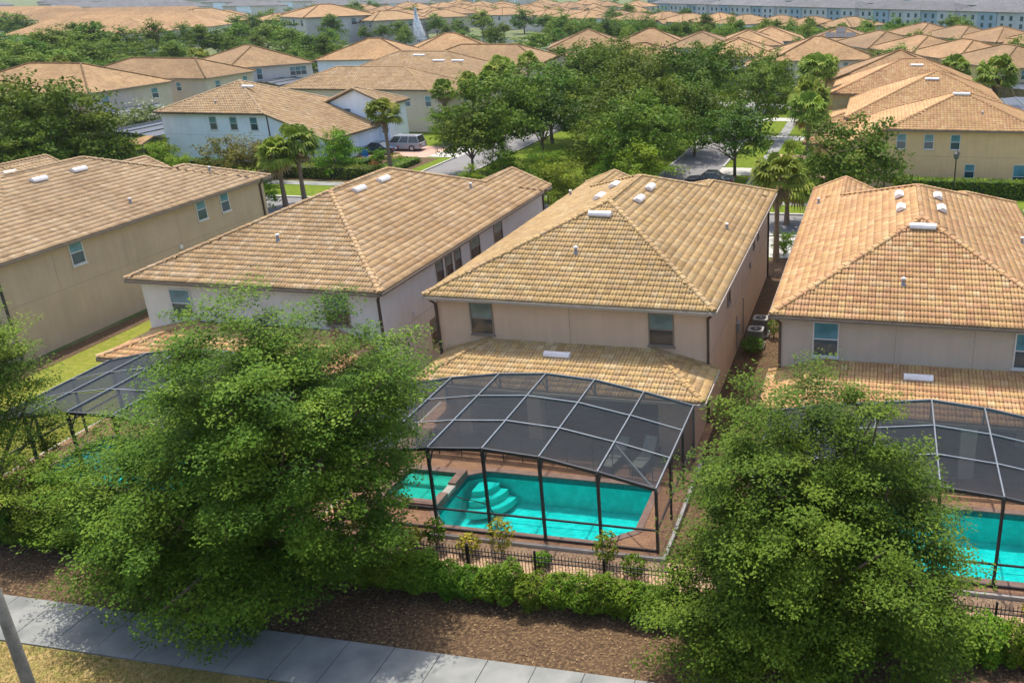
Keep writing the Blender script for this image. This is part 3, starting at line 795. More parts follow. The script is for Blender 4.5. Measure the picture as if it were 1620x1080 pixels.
# house 3, middle of the picture
v3 = [Vol(-20.0, -6.5, 35.7, 57.1), Vol(-13.7, -6.5, 45.0, 58.9, F=None, B=0.36), Vol(-20.0, -15.8, 45.0, 60.1, F=None, B=None)]
h3, rf3, o3 = house('taupe stucco house behind the middle pool cage, golden tile hip roof in full view', v3, 'taupe', 'gold', 'single', 'houses of the near row',
    windows=[('F', -17.43, 3.72, 1.12, 1.55, BZ), ('F', -8.95, 3.70, 1.16, 1.55, BZ), ('R', 42.0, 3.75, 0.8, 1.3, BZ), ('R', 51.1, 4.0, 0.6, 1.2, BZ), ('R', 53.0, 4.05, 0.6, 1.2, BZ)], trim=M_TRIM_L,
    joints=[('F', -13.2, -13.2, 3.0, 5.3), ('R', 36.2, 58.0, 3.0, 3.0), ('R', 46.5, 46.5, 0.0, 5.3)])
vent(rf3, o3, -13.36, 42.03, 7.99, .37, (0, -1), 1.15)
for p in ((-12.22, 45.2, 8.04), (-12.29, 47.9, 8.07)): vent(rf3, o3, *p, .418, (1, 0), 1.0)
for p in ((-14.66, 46.2, 7.87), (-14.62, 49.0, 7.9)): vent(rf3, o3, *p, .418, (-1, 0), 1.0)
for p in ((-13.74, 39.1, 6.86), (-7.82, 47.05, 6.15), (-19.5, 55.2, 5.8)): vent_pipe(rf3, o3, *p)
downspout(h3, o3, -6.83, 36.05, 5.5, kick=(0.25, -0.3)); downspout(h3, o3, -19.62, 36.02, 5.5, kick=(-0.2, -0.3)); downspout(h3, o3, -6.84, 58.0, 5.5, kick=(0.3, 0))
l3 = [Vol(-19.3, -6.42, 32.6, 36.09, ze=2.75, L=0.33, Rr=0.245, F=0.205, B=None, wall=False)]
lr3 = lower_roof(h3, o3, l3, 'gold', True, M_TRIM_L)
vent(lr3, o3, -13.5, 35.1, 3.27, .205, (0, -1), 1.2)

# house 2, left of it
v2 = [Vol(-35.7, -22.15, 35.65, 57.1), Vol(-27.6, -22.15, 45.0, 58.7, F=None, B=None), Vol(-35.7, -28.5, 45.0, 58.5, F=None, B=0.36)]
h2, rf2, o2 = house('pale grey-white house second from the left, row of windows under its right eave', v2, 'white', 'tan', 'single', 'houses of the near row',
    windows=[('F', -33.2, 3.6, 1.2, 1.5, BL), ('F', -24.75, 3.7, 1.25, 1.5, BZ), ('R', 42.3, 3.85, 0.8, 1.5, BZ), ('R', 43.4, 3.85, 0.8, 1.5, BZ), ('R', 44.5, 3.85, 0.8, 1.5, BZ), ('R', 46.8, 3.85, 1.3, 1.5, BZ), ('R', 50.15, 3.9, 1.3, 1.5, BZ), ('R', 41.0, 0.9, 0.8, 1.5, BZ)], trim=M_TRIM,
    joints=[('R', 36.1, 58.0, 3.0, 3.0)])
for p in ((-28.24, 44.9, 8.15), (-28.2, 47.5, 8.15)): vent(rf2, o2, *p, .418, (1, 0), 1.0)
for p in ((-29.42, 39.0, 6.85), (-24.95, 52.1, 6.78)): vent_pipe(rf2, o2, *p)
downspout(h2, o2, -22.5, 36.0, 5.5, kick=(0.25, -0.3)); downspout(h2, o2, -22.5, 58.0, 5.5, kick=(0.3, 0))
l2 = [Vol(-35.3, -23.0, 32.6, 36.04, ze=2.75, L=0.245, Rr=0.33, F=0.205, B=None, wall=False)]
lower_roof(h2, o2, l2, 'orange', True, M_TRIM)

# house 4, at the right
v4 = [Vol(-4.05, 8.55, 35.75, 57.0), Vol(1.65, 8.55, 45.0, 57.8, F=None, B=0.37), Vol(-4.05, 0.1, 45.0, 60.0, F=None, B=None)]
h4, rf4, o4 = house('grey stucco house at the right with orange blended tiles, beside the two condensers', v4, 'grey', 'orange', 'single', 'houses of the near row',
    windows=[('F', -1.72, 3.68, 1.12, 1.6, BL), ('F', 6.55, 3.68, 1.12, 1.6, BL), ('L', 42.0, 3.75, 0.8, 1.3, BZ)], trim=M_TRIM,
    joints=[('F', 1.2, 1.2, 3.0, 5.3), ('F', 4.4, 4.4, 3.0, 5.3)])
vent(rf4, o4, 2.25, 42.0, 7.97, .37, (0, -1), 1.25)
for p in ((1.33, 45.8, 7.9), (1.27, 48.75, 7.89)): vent(rf4, o4, *p, .418, (-1, 0), 1.0)
for p in ((3.31, 46.1, 7.84), (3.25, 48.8, 7.86)): vent(rf4, o4, *p, .418, (1, 0), 1.0)
for p in ((1.41, 38.0, 6.44), (-3.4, 54.8, 5.9), (7.5, 46.9, 6.05)): vent_pipe(rf4, o4, *p)
downspout(h4, o4, -3.68, 36.12, 5.5, kick=(-0.25, -0.3))
l4 = [Vol(-4.1, 9.0, 32.6, 36.14, ze=2.75, L=0.27, Rr=0.27, F=0.205, B=None, wall=False)]
lr4 = lower_roof(h4, o4, l4, 'orange', True, M_TRIM)
vent(lr4, o4, 2.2, 35.2, 3.29, .205, (0, -1), 1.2)

# house 1, at the left edge
v1 = [Vol(-57.9, -44.3, 36.4, 57.8, F=0.37), Vol(-51.4, -44.3, 45.0, 59.2, F=None, B=0.36), Vol(-57.9, -53.5, 45.0, 60.3, F=None, B=None)]
h1, rf1, o1 = house('beige house at the left edge, long blank side wall above the mulch strip', v1, 'beige', 'brown', 'single', 'houses of the near row',
    windows=[('R', 41.8, 4.05, 0.95, 1.45, BL), ('R', 52.05, 4.05, 0.95, 1.45, BL), ('R', 54.4, 4.05, 0.9, 1.45, BL), ('F', -46.5, 0.3, 2.2, 2.3, dict(frame=M_TRIM, up=M_PANE_LO, lo=M_PANE_LO))], trim=M_TRIM,
    joints=[('R', 36.9, 58.2, 3.0, 3.0), ('R', 45.2, 45.2, 3.0, 5.3), ('R', 40.2, 40.2, 3.0, 5.3), ('R', 49.8, 49.8, 3.0, 5.3)])
for p in ((-49.86, 45.4, 7.97), (-49.9, 48.4, 7.97)): vent(rf1, o1, *p, .418, (1, 0), 1.0)
for p in ((-45.75, 47.5, 6.2), (-46.55, 55.85, 6.53)): vent_pipe(rf1, o1, *p)
downspout(h1, o1, -44.64, 58.3, 5.5, kick=(0.3, 0)); downspout(h1, o1, -44.66, 36.72, 5.5, kick=(0.25, -0.3), mat=M_BRONZE)

def fitting(root, org, name, x0, x1, y0, y1, z0, z1, m):
    b = MB(); b.box(x0, x1, y0, y1, z0, z1); b.build(name, m, root, (-org[0], -org[1], 0))
fitting(h3, o3, 'conduit', -6.897, -6.84, 44.6, 44.66, 0.2, 2.1, M_TRIM_L); fitting(h3, o3, 'meter_box', -6.897, -6.72, 44.4, 44.85, 1.2, 1.75, M_AC_BOX)
fitting(h3, o3, 'conduit', -6.897, -6.84, 46.9, 46.96, 0.2, 2.3, M_TRIM_L); fitting(h3, o3, 'wall_vent', -6.897, -6.80, 49.3, 49.6, 3.3, 3.6, M_TRIM_L)
fitting(h1, o1, 'wall_vent', -44.697, -44.6, 49.4, 49.65, 2.75, 3.0, M_VENT); fitting(h2, o2, 'wall_vent', -22.547, -22.45, 39.0, 39.25, 3.2, 3.45, M_VENT)
fitting(h4, o4, 'hose_bib', -1.0, -0.92, 36.05, 36.147, 0.5, 0.6, M_TRIM)

v0 = [Vol(-74.0, -60.4, 36.2, 57.3), Vol(-65.8, -60.4, 45.0, 58.7, F=None, B=None)]
h0, rf0, o0 = house('brown tiled house roof beyond the beige house, at the far left edge', v0, 'beige', 'brown', 'tiles', 'houses of the near row', trim=M_TRIM)
vent(rf0, o0, -62.0, 54.3, 6.25, .418, (1, 0), 1.0)

# ------------------------------------------------------------------ pool decks, pools, spa
def pool_deck(x0, x1, hole, extra=()):
    root = empty('pool_deck', (0, 0, 0)); tag(root, kind='structure')
    o = sheet('paving', x0, x1, 25.66, 36.0, 0.10, M_PAVER, kind=None, holes=(hole, *extra), parent=root)
    b = MB(); b.box(x0 - 0.12, x1 + 0.12, 25.56, 25.655, -0.05, 0.115); b.box(x0 - 0.12, x0 - 0.003, 25.66, 36, -0.05, 0.09); b.box(x1 + 0.003, x1 + 0.12, 25.66, 32.5, -0.05, 0.09)
    b.build('deck_edge', M_CONC_TRIM, root)
    return root
def pool(label, hole, poly, mirror=False, group='backyard swimming pools'):
    """poly: outline of the water, counter-clockwise, inside the hole"""
    x0, x1, y0, y1 = hole
    cx, cyy = (x0 + x1) / 2, (y0 + y1) / 2
    root = empty('swimming_pool', (cx, cyy, 0)); tag(root, label, 'pool', group)
    n = len(poly); P = [(a - cx, c - cyy) for a, c in poly]
    b = MB()
    for i in range(n):
        A, B = P[i], P[(i + 1) % n]
        b.quad((A[0], A[1], -1.25), (A[0], A[1], -0.16), (B[0], B[1], -0.16), (B[0], B[1], -1.25))
    b.quad(*[(a, c, -1.25) for a, c in P])
    b.build('basin', M_POOL, root)
    b = MB()
    for i in range(n):
        A, B = P[i], P[(i + 1) % n]
        b.quad((A[0], A[1], -0.16), (A[0], A[1], 0.07), (B[0], B[1], 0.07), (B[0], B[1], -0.16))
    b.build('waterline_tile', M_POOLTILE, root)
    # coping: a ring just proud of the deck, and the deck corners the cut-off corners leave
    b = MB()
    for i in range(n):
        A, B = Vector((*P[i], 0)), Vector((*P[(i + 1) % n], 0))
        d = (B - A).normalized(); o = Vector((d.y, -d.x, 0)) * 0.28
        e = d * 0.10
        b.hexa([A - e * 0.0 + Vector((0, 0, 0.06)), B + Vector((0, 0, 0.06)), B + e + o + Vector((0, 0, 0.06)), A - e + o + Vector((0, 0, 0.06)), A + Vector((0, 0, 0.125 + 0.002 * (i % 2))), B + Vector((0, 0, 0.125 + 0.002 * (i % 2))), B + e + o + Vector((0, 0, 0.125 + 0.002 * (i % 2))), A - e + o + Vector((0, 0, 0.125 + 0.002 * (i % 2)))])
    b.build('coping', M_COPING, root)
    b = MB()
    hx = [(x0 - cx, y0 - cyy), (x1 - cx, y0 - cyy), (x1 - cx, y1 - cyy), (x0 - cx, y1 - cyy)]
    for h in hx:
        near = sorted(range(n), key=lambda i: (P[i][0] - h[0]) ** 2 + (P[i][1] - h[1]) ** 2)[:2]
        if (P[near[0]][0] - h[0]) ** 2 + (P[near[0]][1] - h[1]) ** 2 > 0.001:
            i, j = near; T = [h, P[i], P[j]]
            ar = (T[1][0] - T[0][0]) * (T[2][1] - T[0][1]) - (T[2][0] - T[0][0]) * (T[1][1] - T[0][1])
            if ar < 0: T = [T[0], T[2], T[1]]
            b.quad(*[(a, c, 0.098) for a, c in T])
    if b.v: b.build('deck_corner', M_PAVER, root)
    w = MB(); w.quad(*[(a, c, -0.04) for a, c in P]); w.build('water', M_WATER, root)
    return root, cx, cyy
def pool_steps(root, x, y, sx):
    for k, (r, z) in enumerate(((0.85, -0.25), (1.2, -0.50), (1.55, -0.80))):
        b = MB(); n = 10
        P = [(x, y)] + [(x + sx * r * math.cos(t), y - r * math.sin(t)) for t in [math.pi / 2 * i / n for i in range(n + 1)]]
        if sx > 0: P = [P[0]] + P[1:][::-1]
        b.quad(*[(a, c, z) for a, c in P])
        for i in range(1, len(P) - 1): b.quad((*P[i], z), (*P[i], -1.25), (*P[i + 1], -1.25), (*P[i + 1], z)) if False else b.quad((*P[i + 1], z), (*P[i], z), (*P[i], z - 0.3), (*P[i + 1], z - 0.3))
        b.build('pool_step', M_POOLSTEP, root)

SPA3 = (-18.4, -15.72, 27.05, 29.75)
pool_deck(-19.9, -6.55, POOL3, (SPA3,))
pool_deck(-3.2, 9.6, POOL4)
pool_deck(-34.8, -23.2, POOL2)
p3, cx, cyy = pool('turquoise pool with corner steps behind the black picket fence, in the middle cage', POOL3,
    [(-15.1, 26.2), (-9.0, 26.2), (-7.94, 27.1), (-7.94, 30.15), (-15.0, 30.15), (-15.7, 29.7), (-15.7, 27.0)])
pool_steps(p3, -15.3 - cx, 29.95 - cyy, 1)
b = MB(); b.cyl((-13.9 - cx, 28.35 - cyy, -1.22), (-13.9 - cx, 28.35 - cyy, -1.08), 0.25, 0.18, 12); b.build('cleaner_head', M_PANE_BLUE, p3)
b = MB()
pts = [(-15.6, 28.3, 0.0), (-15.2, 28.2, -0.03), (-14.7, 28.15, -0.035), (-14.2, 28.22, -0.2), (-13.9, 28.35, -1.05)]
for a, c in zip(pts, pts[1:]): b.cyl((a[0] - cx, a[1] - cyy, a[2]), (c[0] - cx, c[1] - cyy, c[2]), 0.025, 0.025, 6)
b.build('cleaner_hose', M_RUBBER, p3)
p4, cx, cyy = pool('turquoise pool at the right edge, with a blue drain on its floor', POOL4,
    [(0.5, 26.4), (7.9, 26.4), (7.9, 30.6), (0.5, 30.6), (-0.2, 30.0), (-0.2, 27.0)])
b = MB(); b.cyl((3.85 - cx, 27.2 - cyy, -1.24), (3.85 - cx, 27.2 - cyy, -1.2), 0.35, 0.3, 12); b.build('floor_drain', plain('drain_blue', (0.0, 0.22, 0.55), 0.5), p4)
pool('turquoise pool glimpsed through the big oak at the left', POOL2, [(-33.5, 27.0), (-32.9, 26.4), (-25.9, 26.4), (-25.9, 30.1), (-32.9, 30.1), (-33.5, 29.4)])

# raised spa beside the middle pool
sx0, sx1, sy0, sy1 = SPA3
spa = empty('spa', ((sx0 + sx1) / 2, (sy0 + sy1) / 2, 0)); tag(spa, 'raised square spa with brown coping left of the middle pool', 'spa')
hx, hy = (sx1 - sx0) / 2, (sy1 - sy0) / 2
b = MB(); t = 0.32
b.box(-hx, hx, -hy, -hy + t, -0.02, 0.36); b.box(-hx, hx, hy - t, hy, -0.02, 0.36); b.box(-hx, -hx + t, -hy + t, hy - t, -0.02, 0.36)
b.box(hx - t, hx, -hy + t, -0.45, -0.02, 0.36); b.box(hx - t, hx, 0.25, hy - t, -0.02, 0.36)
b.build('wall', M_COPING, spa)
b = MB(); b.box(hx - t, hx, -0.447, 0.247, -0.02, 0.27); b.build('spillway', M_CONC_TRIM, spa)
b = MB(); b.box(-hx + t, hx - t, -hy + t, hy - t, -0.03, 0.0); b.build('basin', M_POOL, spa)
b = MB(); b.box(-hx + t + 0.002, hx - t - 0.002, hy - t - 0.75, hy - t - 0.002, 0.0, 0.17); b.build('bench', M_POOLSTEP, spa)
b = MB(); b.quad((-hx + t, -hy + t, 0.29), (hx - t, -hy + t, 0.29), (hx - t, hy - t, 0.29), (-hx + t, hy - t, 0.29)); b.build('water', M_SPAWATER, spa)

# ------------------------------------------------------------------ pool cages
def pool_cage(label, xs, zs, y0, y1, wires=True, brace=None, postmat=None):
    cx = (xs[0] + xs[-1]) / 2
    root = empty('pool_cage', (cx, y0, 0)); tag(root, label, 'pool enclosure', 'pool cages behind the near row')
    X = [x - cx for x in xs]; D = y1 - y0; base = 0.10
    bay = [i / 3 * D for i in range(4)]
    for i, x in enumerate(X):
        edge = i in (0, len(X) - 1)
        b = MB(); b.bar((x, 0, zs[i]), (x, D, zs[i]), 0.05, 0.13); b.build('roof_beam', M_BEAM_GLARE, root)
        b = MB(); b.box(x - 0.05, x + 0.05, -0.05, 0.05, base, zs[i] - 0.07); b.build('post', postmat or M_BRONZE, root)
        b = MB(); b.box(x - 0.035, x + 0.035, D - 0.04, D + 0.04, 2.82 if not edge else base, zs[i] - 0.07) if zs[i] > 2.95 or edge else b.box(x - 0.035, x + 0.035, D - 0.04, D + 0.04, base, zs[i] - 0.07)
        b.build('rear_post', M_BEAM_GLARE, root)
        if not edge:
            b = MB(); b.bar((x, 0.05, zs[i] - 0.62), (x, 0.48, zs[i] - 0.08), 0.05, 0.05); b.build('knee_brace', M_BRONZE, root)
            b = MB(); b.bar((x, D - 0.05, 2.86), (x, D - 0.5, zs[i] - 0.08), 0.04, 0.04); b.build('knee_brace', M_BEAM_GLARE, root)
    for k, y in enumerate(bay):
        for i in range(len(X) - 1):
            p = (X[i] + 0.032, y, zs[i] + (0.03 if 0 < k < 3 else 0)); q = (X[i + 1] - 0.032, y, zs[i + 1] + (0.03 if 0 < k < 3 else 0))
            b = MB()
            if k in (0, 3): b.bar(p, q, 0.07, 0.12); b.build('eave_beam', M_BEAM_GLARE if k else (postmat or M_BRONZE), root)
            else: b.bar(p, q, 0.04, 0.05); b.build('purlin', M_PURLIN_GLARE, root)
    for z in (1.0, 0.16):
        for i in range(len(X) - 1):
            b = MB(); b.box(X[i] + 0.052, X[i + 1] - 0.052, -0.03, 0.03, z - 0.03, z + 0.03); b.build('chair_rail', postmat or M_BRONZE, root)
    for x in (X[0], X[-1]):
        for k in (1, 2):
            b = MB(); b.box(x - 0.04, x + 0.04, bay[k] - 0.04, bay[k] + 0.04, base, zs[0 if x == X[0] else -1] - 0.07); b.build('post', postmat or M_BRONZE, root)
        b = MB(); b.box(x - 0.03, x + 0.03, 0.052, D - 0.05, 0.97, 1.03); b.build('chair_rail', postmat or M_BRONZE, root)
    # screens: one panel per bay
    for i in range(len(X) - 1):
        for k in range(3):
            b = MB(); b.quad((X[i] + 0.03, bay[k] + 0.03, zs[i] - 0.012), (X[i + 1] - 0.03, bay[k] + 0.03, zs[i + 1] - 0.012), (X[i + 1] - 0.03, bay[k + 1] - 0.03, zs[i + 1] - 0.012), (X[i] + 0.03, bay[k + 1] - 0.03, zs[i] - 0.012))
            b.build('roof_screen', M_SCREEN_TOP, root)
        b = MB(); b.quad((X[i] + 0.05, 0.0, base), (X[i + 1] - 0.05, 0.0, base), (X[i + 1] - 0.05, 0.0, zs[i + 1] - 0.06), (X[i] + 0.05, 0.0, zs[i] - 0.06)); b.build('wall_screen', M_SCREEN_SIDE, root)
        b = MB(); b.quad((X[i] + 0.035, D, 2.86), (X[i + 1] - 0.035, D, 2.86), (X[i + 1] - 0.035, D, max(2.87, zs[i + 1] - 0.06)), (X[i] + 0.035, D, max(2.87, zs[i] - 0.06))); b.build('wall_screen', M_SCREEN_SAFE, root)
    for x, z in ((X[0], zs[0]), (X[-1], zs[-1])):
        b = MB(); b.quad((x, 0.05, base), (x, D - 0.05, base), (x, D - 0.05, z - 0.07), (x, 0.05, z - 0.07)); b.build('wall_screen', M_SCREEN_SIDE, root)
    if brace is not None:
        i, k = brace
        b = MB(); b.bar((X[i], bay[k], zs[i] - 0.05), (X[i + 1] - 0.05, 0.06, zs[i + 1] - 0.08), 0.05, 0.05); b.build('wind_brace', M_BEAM_GLARE, root)
    return root
pool_cage('arched screen cage over the middle pool, dark mesh roof meeting the golden lanai roof', [-19.3, -17.35, -15.15, -13.05, -10.95, -8.85, -6.78], [2.68, 3.12, 3.46, 3.63, 3.50, 3.12, 2.66], 25.92, 32.45, brace=(5, 1))
pool_cage('arched screen cage over the pool at the right edge', [-3.6, -1.55, 0.5, 2.6, 4.58, 6.65, 8.9], [2.68, 3.12, 3.4, 3.68, 3.5, 3.15, 2.68], 26.0, 32.45)
pool_cage('arched screen cage behind the big oak at the left, pale mesh roof beside the lawn', [-34.5, -32.4, -30.3, -28.2, -26.1, -23.6], [2.7, 3.2, 3.55, 3.6, 3.25, 2.7], 26.0, 32.45)

# lanai pillars, sliding doors and loungers under the lower roofs
def lanai(root, org, x0, x1, ywall, cols, ends, wall):
    b = MB(); b.box(x0 + 1.2, x1 - 1.6, ywall - 0.02, ywall + 0.05, 0.11, 2.45); b.build('sliding_door', M_PANE_LO, root, (-org[0], -org[1], 0))
    for x in cols:
        b = MB(); b.box(x - 0.3, x + 0.3, 32.95, 33.5, 0.09, 2.62); b.build('lanai_pillar', WALL[wall], root, (-org[0], -org[1], 0))
    for a, c in ends:
        b = MB(); b.box(a, c, 32.95, ywall - 0.003, 0.0, 2.62); b.build('lanai_wall', WALL[wall], root, (-org[0], -org[1], 0))
lanai(h3, o3, -19.3, -6.9, 36.08, (-17.2, -13.95), ((-8.4, -6.93),), 'taupe')
lanai(h2, o2, -35.2, -22.6, 36.03, (-30.0, -26.0), ((-35.2, -34.2),), 'white')
lanai(h4, o4, -3.6, 8.1, 36.13, (0.5, 4.2), ((-3.6, -2.6),), 'grey')
M_SLING = noise_mat('lounger_sling', (0.33, 0.36, 0.31), (0.42, 0.44, 0.38), 6.0, 0.8)
def lounger(x, y, rz, back, label):
    root = empty('sun_lounger', (x, y, 0.1), rz); tag(root, label, 'sun lounger', 'sun loungers by the middle pool')
    b = MB(); b.box(-0.33, -0.28, -1.0, 0.95, 0.30, 0.36); b.box(0.28, 0.33, -1.0, 0.95, 0.30, 0.36); b.box(-0.28, 0.28, -1.0, -0.95, 0.302, 0.358); b.box(-0.28, 0.28, 0.9, 0.95, 0.302, 0.358); b.build('frame', M_BRONZE, root)
    b = MB(); b.box(-0.27, 0.27, -0.94, 0.25, 0.345, 0.37); b.build('seat', M_SLING, root)
    b = MB(); c, s = math.cos(back), math.sin(back)
    b.bar((0, 0.26, 0.36), (0, 0.26 + 0.75 * c, 0.36 + 0.75 * s), 0.54, 0.03, up=(0, 0, 1)); b.build('backrest', M_SLING, root)
    for lx in (-0.3, 0.3):
        for ly in (-0.85, 0.8):
            b = MB(); b.box(lx - 0.022, lx + 0.022, ly - 0.022, ly + 0.022, 0, 0.30); b.build('leg', M_BRONZE, root)
lounger(-10.0, 31.75, R(-12), R(40), 'pale sling lounger beside the pool, nearer the middle of the deck')
lounger(-8.75, 31.9, R(-10), R(55), 'pale sling lounger at the right end of the middle pool deck')
# removable child-safety fence between lanai and pool
sf = empty('safety_fence', (-13, 31.05, 0.1)); tag(sf, 'dark mesh child-safety fence standing across the deck between lanai and middle pool', 'fence')
pts = [(-18.7, 31.2), (-15.6, 31.15), (-13.0, 31.1), (-10.7, 30.9), (-9.0, 30.75), (-7.3, 30.6)]
sp = []
for a, c in zip(pts, pts[1:]):
    k = max(1, int(round(math.hypot(a[0] - c[0], a[1] - c[1]) / 0.95)))
    sp += [(a[0] + (c[0] - a[0]) * i / k, a[1] + (c[1] - a[1]) * i / k) for i in range(k)]
sp.append(pts[-1])
b = MB(); b.cyl((0, 0, 0), (0, 0, 1.22), 0.02, 0.02, 8); pm = b.mesh('post', M_BLACK)
for x, y in sp: link('post', pm, sf, (x + 13, y - 31.05, 0))
for a, c in zip(sp, sp[1:]):
    b = MB(); b.quad((a[0] + 13, a[1] - 31.05, 0.03), (c[0] + 13, c[1] - 31.05, 0.03), (c[0] + 13, c[1] - 31.05, 1.2), (a[0] + 13, a[1] - 31.05, 1.2)); b.build('mesh_panel', M_SCREEN_SAFE, sf)

# ------------------------------------------------------------------ black picket fence along the backs of the plots
FY = 23.63
def picket_fence(x0, x1, label, post_at, single):
    root = empty('picket_fence', ((x0 + x1) / 2, FY, 0)); tag(root, label, 'fence', 'black fence behind the pools')
    cx = (x0 + x1) / 2
    pm_b = MB(); pm_b.box(-0.009, 0.009, -0.009, 0.009, 0.05, 1.16); pm_b.hexa([(-0.009, -0.009, 1.16), (0.009, -0.009, 1.16), (0.009, 0.009, 1.16), (-0.009, 0.009, 1.16), (-0.001, -0.001, 1.22), (0.001, -0.001, 1.22), (0.001, 0.001, 1.22), (-0.001, 0.001, 1.22)])
    pk = pm_b.mesh('picket', M_BLACK)
    b = MB(); b.box(-0.032, 0.032, -0.032, 0.032, -0.1, 1.27); b.hexa([(-0.042, -0.042, 1.27), (0.042, -0.042, 1.27), (0.042, 0.042, 1.27), (-0.042, 0.042, 1.27), (-0.02, -0.02, 1.31), (0.02, -0.02, 1.31), (0.02, 0.02, 1.31), (-0.02, 0.02, 1.31)])
    po = b.mesh('post', M_BLACK)
    for z in (0.14, 0.88, 1.05):
        b = MB(); b.box(x0 - cx, x1 - cx, -0.014, 0.014, z - 0.014, z + 0.014); b.build('rail', M_BLACK, root)
    for x in post_at: link('post', po, root, (x - cx, 0, 0))
    n = int((x1 - x0) / 0.118)
    if single:
        for i in range(n):
            x = x0 + 0.118 * (i + 0.5)
            if min(abs(x - p) for p in post_at) > 0.05: link('picket', pk, root, (x - cx, 0, 0))
    else:
        b = MB()
        for i in range(n):
            x = x0 + 0.118 * (i + 0.5) - cx; b.box(x - 0.009, x + 0.009, -0.009, 0.009, 0.05, 1.2)
        tag(b.build('pickets', M_BLACK, root), kind='stuff')
picket_fence(-20.05, -5.65, 'black metal picket fence with spear tops in front of the middle pool', [-20.0, -17.62, -15.2, -12.85, -10.43, -8.02, -5.7], True)
picket_fence(-5.6, 14.0, 'black metal picket fence in front of the right-hand pool, mostly behind the oak', [-5.55, -3.2, -0.8, 1.6, 4.35, 6.8, 9.2, 11.6, 13.95], True)
picket_fence(-52.0, -20.1, 'black metal picket fence behind the big left oak', [-51.9 + 2.4 * i for i in range(14)], False)

# ------------------------------------------------------------------ air-conditioning condensers between the houses
M_AC = plain('condenser_grey', (0.22, 0.21, 0.19), 0.5)
M_ACTOP = plain('condenser_top', (0.27, 0.26, 0.235), 0.5)
def condenser(x, y, label):
    root = empty('condenser', (x, y, 0)); tag(root, label, 'air conditioner', 'condensers beside the middle house')
    b = MB(); b.box(-0.50, 0.50, -0.50, 0.50, -0.02, 0.08); b.build('pad', M_CONC_TRIM, root)
    b = MB(); b.box(-0.40, 0.40, -0.40, 0.40, 0.083, 0.95); b.build('cabinet', M_AC, root)
    b = MB()
    for i in range(10):
        z = 0.16 + i * 0.075
        b.box(-0.415, -0.402, -0.38, 0.38, z, z + 0.03); b.box(0.402, 0.415, -0.38, 0.38, z, z + 0.03); b.box(-0.38, 0.38, -0.415, -0.402, z, z + 0.03)
    b.build('louvre', M_AC, root)
    b = MB(); n = 20
    for i in range(n):
        t0, t1 = 2 * math.pi * i / n, 2 * math.pi * (i + 1) / n
        def sq(t): 
            m = max(abs(math.cos(t)), abs(math.sin(t))); return (0.43 * math.cos(t) / m, 0.43 * math.sin(t) / m)
        b.hexa([(0.31 * math.cos(t0), 0.31 * math.sin(t0), 0.955), (*sq(t0), 0.955), (*sq(t1), 0.955), (0.31 * math.cos(t1), 0.31 * math.sin(t1), 0.955), (0.31 * math.cos(t0), 0.31 * math.sin(t0), 1.0), (*sq(t0), 1.0), (*sq(t1), 1.0), (0.31 * math.cos(t1), 0.31 * math.sin(t1), 1.0)])
    b.build('top_panel', M_ACTOP, root)
    b = MB(); b.cyl((0, 0, 0.97), (0, 0, 1.02), 0.09, 0.08, 12); 
    for i in range(8):
        t = math.pi * i / 4; b.bar((0.08 * math.cos(t), 0.08 * math.sin(t), 0.985), (0.32 * math.cos(t), 0.32 * math.sin(t), 0.985), 0.015, 0.015)
    b.build('fan_guard', M_ACTOP, root)
    b = MB(); b.cyl((0, 0, 0.953), (0, 0, 0.958), 0.30, 0.30, 16); b.build('fan_well', M_RUBBER, root)
condenser(-6.0, 45.75, 'grey condenser with a round fan, nearer the leafy shrub')
condenser(-5.95, 47.5, 'grey condenser with a round fan, farther from the shrub')

# ------------------------------------------------------------------ concrete lamp pole at the bottom left
pole = empty('lamp_pole', (-17.05, 12.0, 0)); tag(pole, 'grey concrete street-light pole leaving the frame at the bottom left corner', 'lamp post')
b = MB(); b.cyl((0, 0, -0.2), (0, 0, 9.5), 0.16, 0.09, 16); b.build('shaft', noise_mat('pole_concrete', (0.10, 0.095, 0.08), (0.17, 0.16, 0.14), 5.0, 0.8, bump=0.2), pole, smooth=True)
b = MB(); b.cyl((0, 0, -0.1), (0, 0, 0.25), 0.26, 0.2, 16); b.build('base', M_CONC_TRIM, pole)
b = MB(); b.bar((0, 0, 9.4), (-0.9, -1.4, 9.75), 0.07, 0.07); b.build('arm', M_BRONZE, pole)
b = MB(); b.box(-1.15, -0.7, -1.75, -1.25, 9.68, 9.82); b.build('lamp_head', M_BRONZE, pole)

# ------------------------------------------------------------------ the houses of the side streets
BLW = dict(wk=BL)
def W3(side, ps, z=3.65, w=0.9, h=1.4): return [(side, p, z, w, h) for p in ps]
G_R = 'houses along the right of the boulevard'
G_L = 'houses along the left of the boulevard'
G_B = 'houses of the back row at the left'
r1, rfr1, ro1 = house('tan house facing the right-hand hedge, three upper windows in its near side', [Vol(-4.6, 14.5, 87.0, 100.2, ze=5.5, L=.38, zL=3.5, Rr=.4, F=.42, B=.42), Vol(-7.6, -1.0, 93.5, 101.5, ze=2.9, L=.38, Rr=None, F=.38, B=.38)], 'tan', 'orange', 'tiles', G_R,
    windows=W3('F', (2.1, 4.6, 7.0)) + [('F', 8.5, 1.0, .95, 1.35), ('F', 13.2, 0.2, 1.6, 2.2)], joints=[('F', -3.5, 14.0, 3.0, 3.0)], **BLW)
vent(rfr1, ro1, 7.6, 92.9, 7.98, .42, (0, -1), 1.6); vent_pipe(rfr1, ro1, 9.4, 89.6, 6.55)
downspout(r1, ro1, 0.75, 87.36, 5.4)
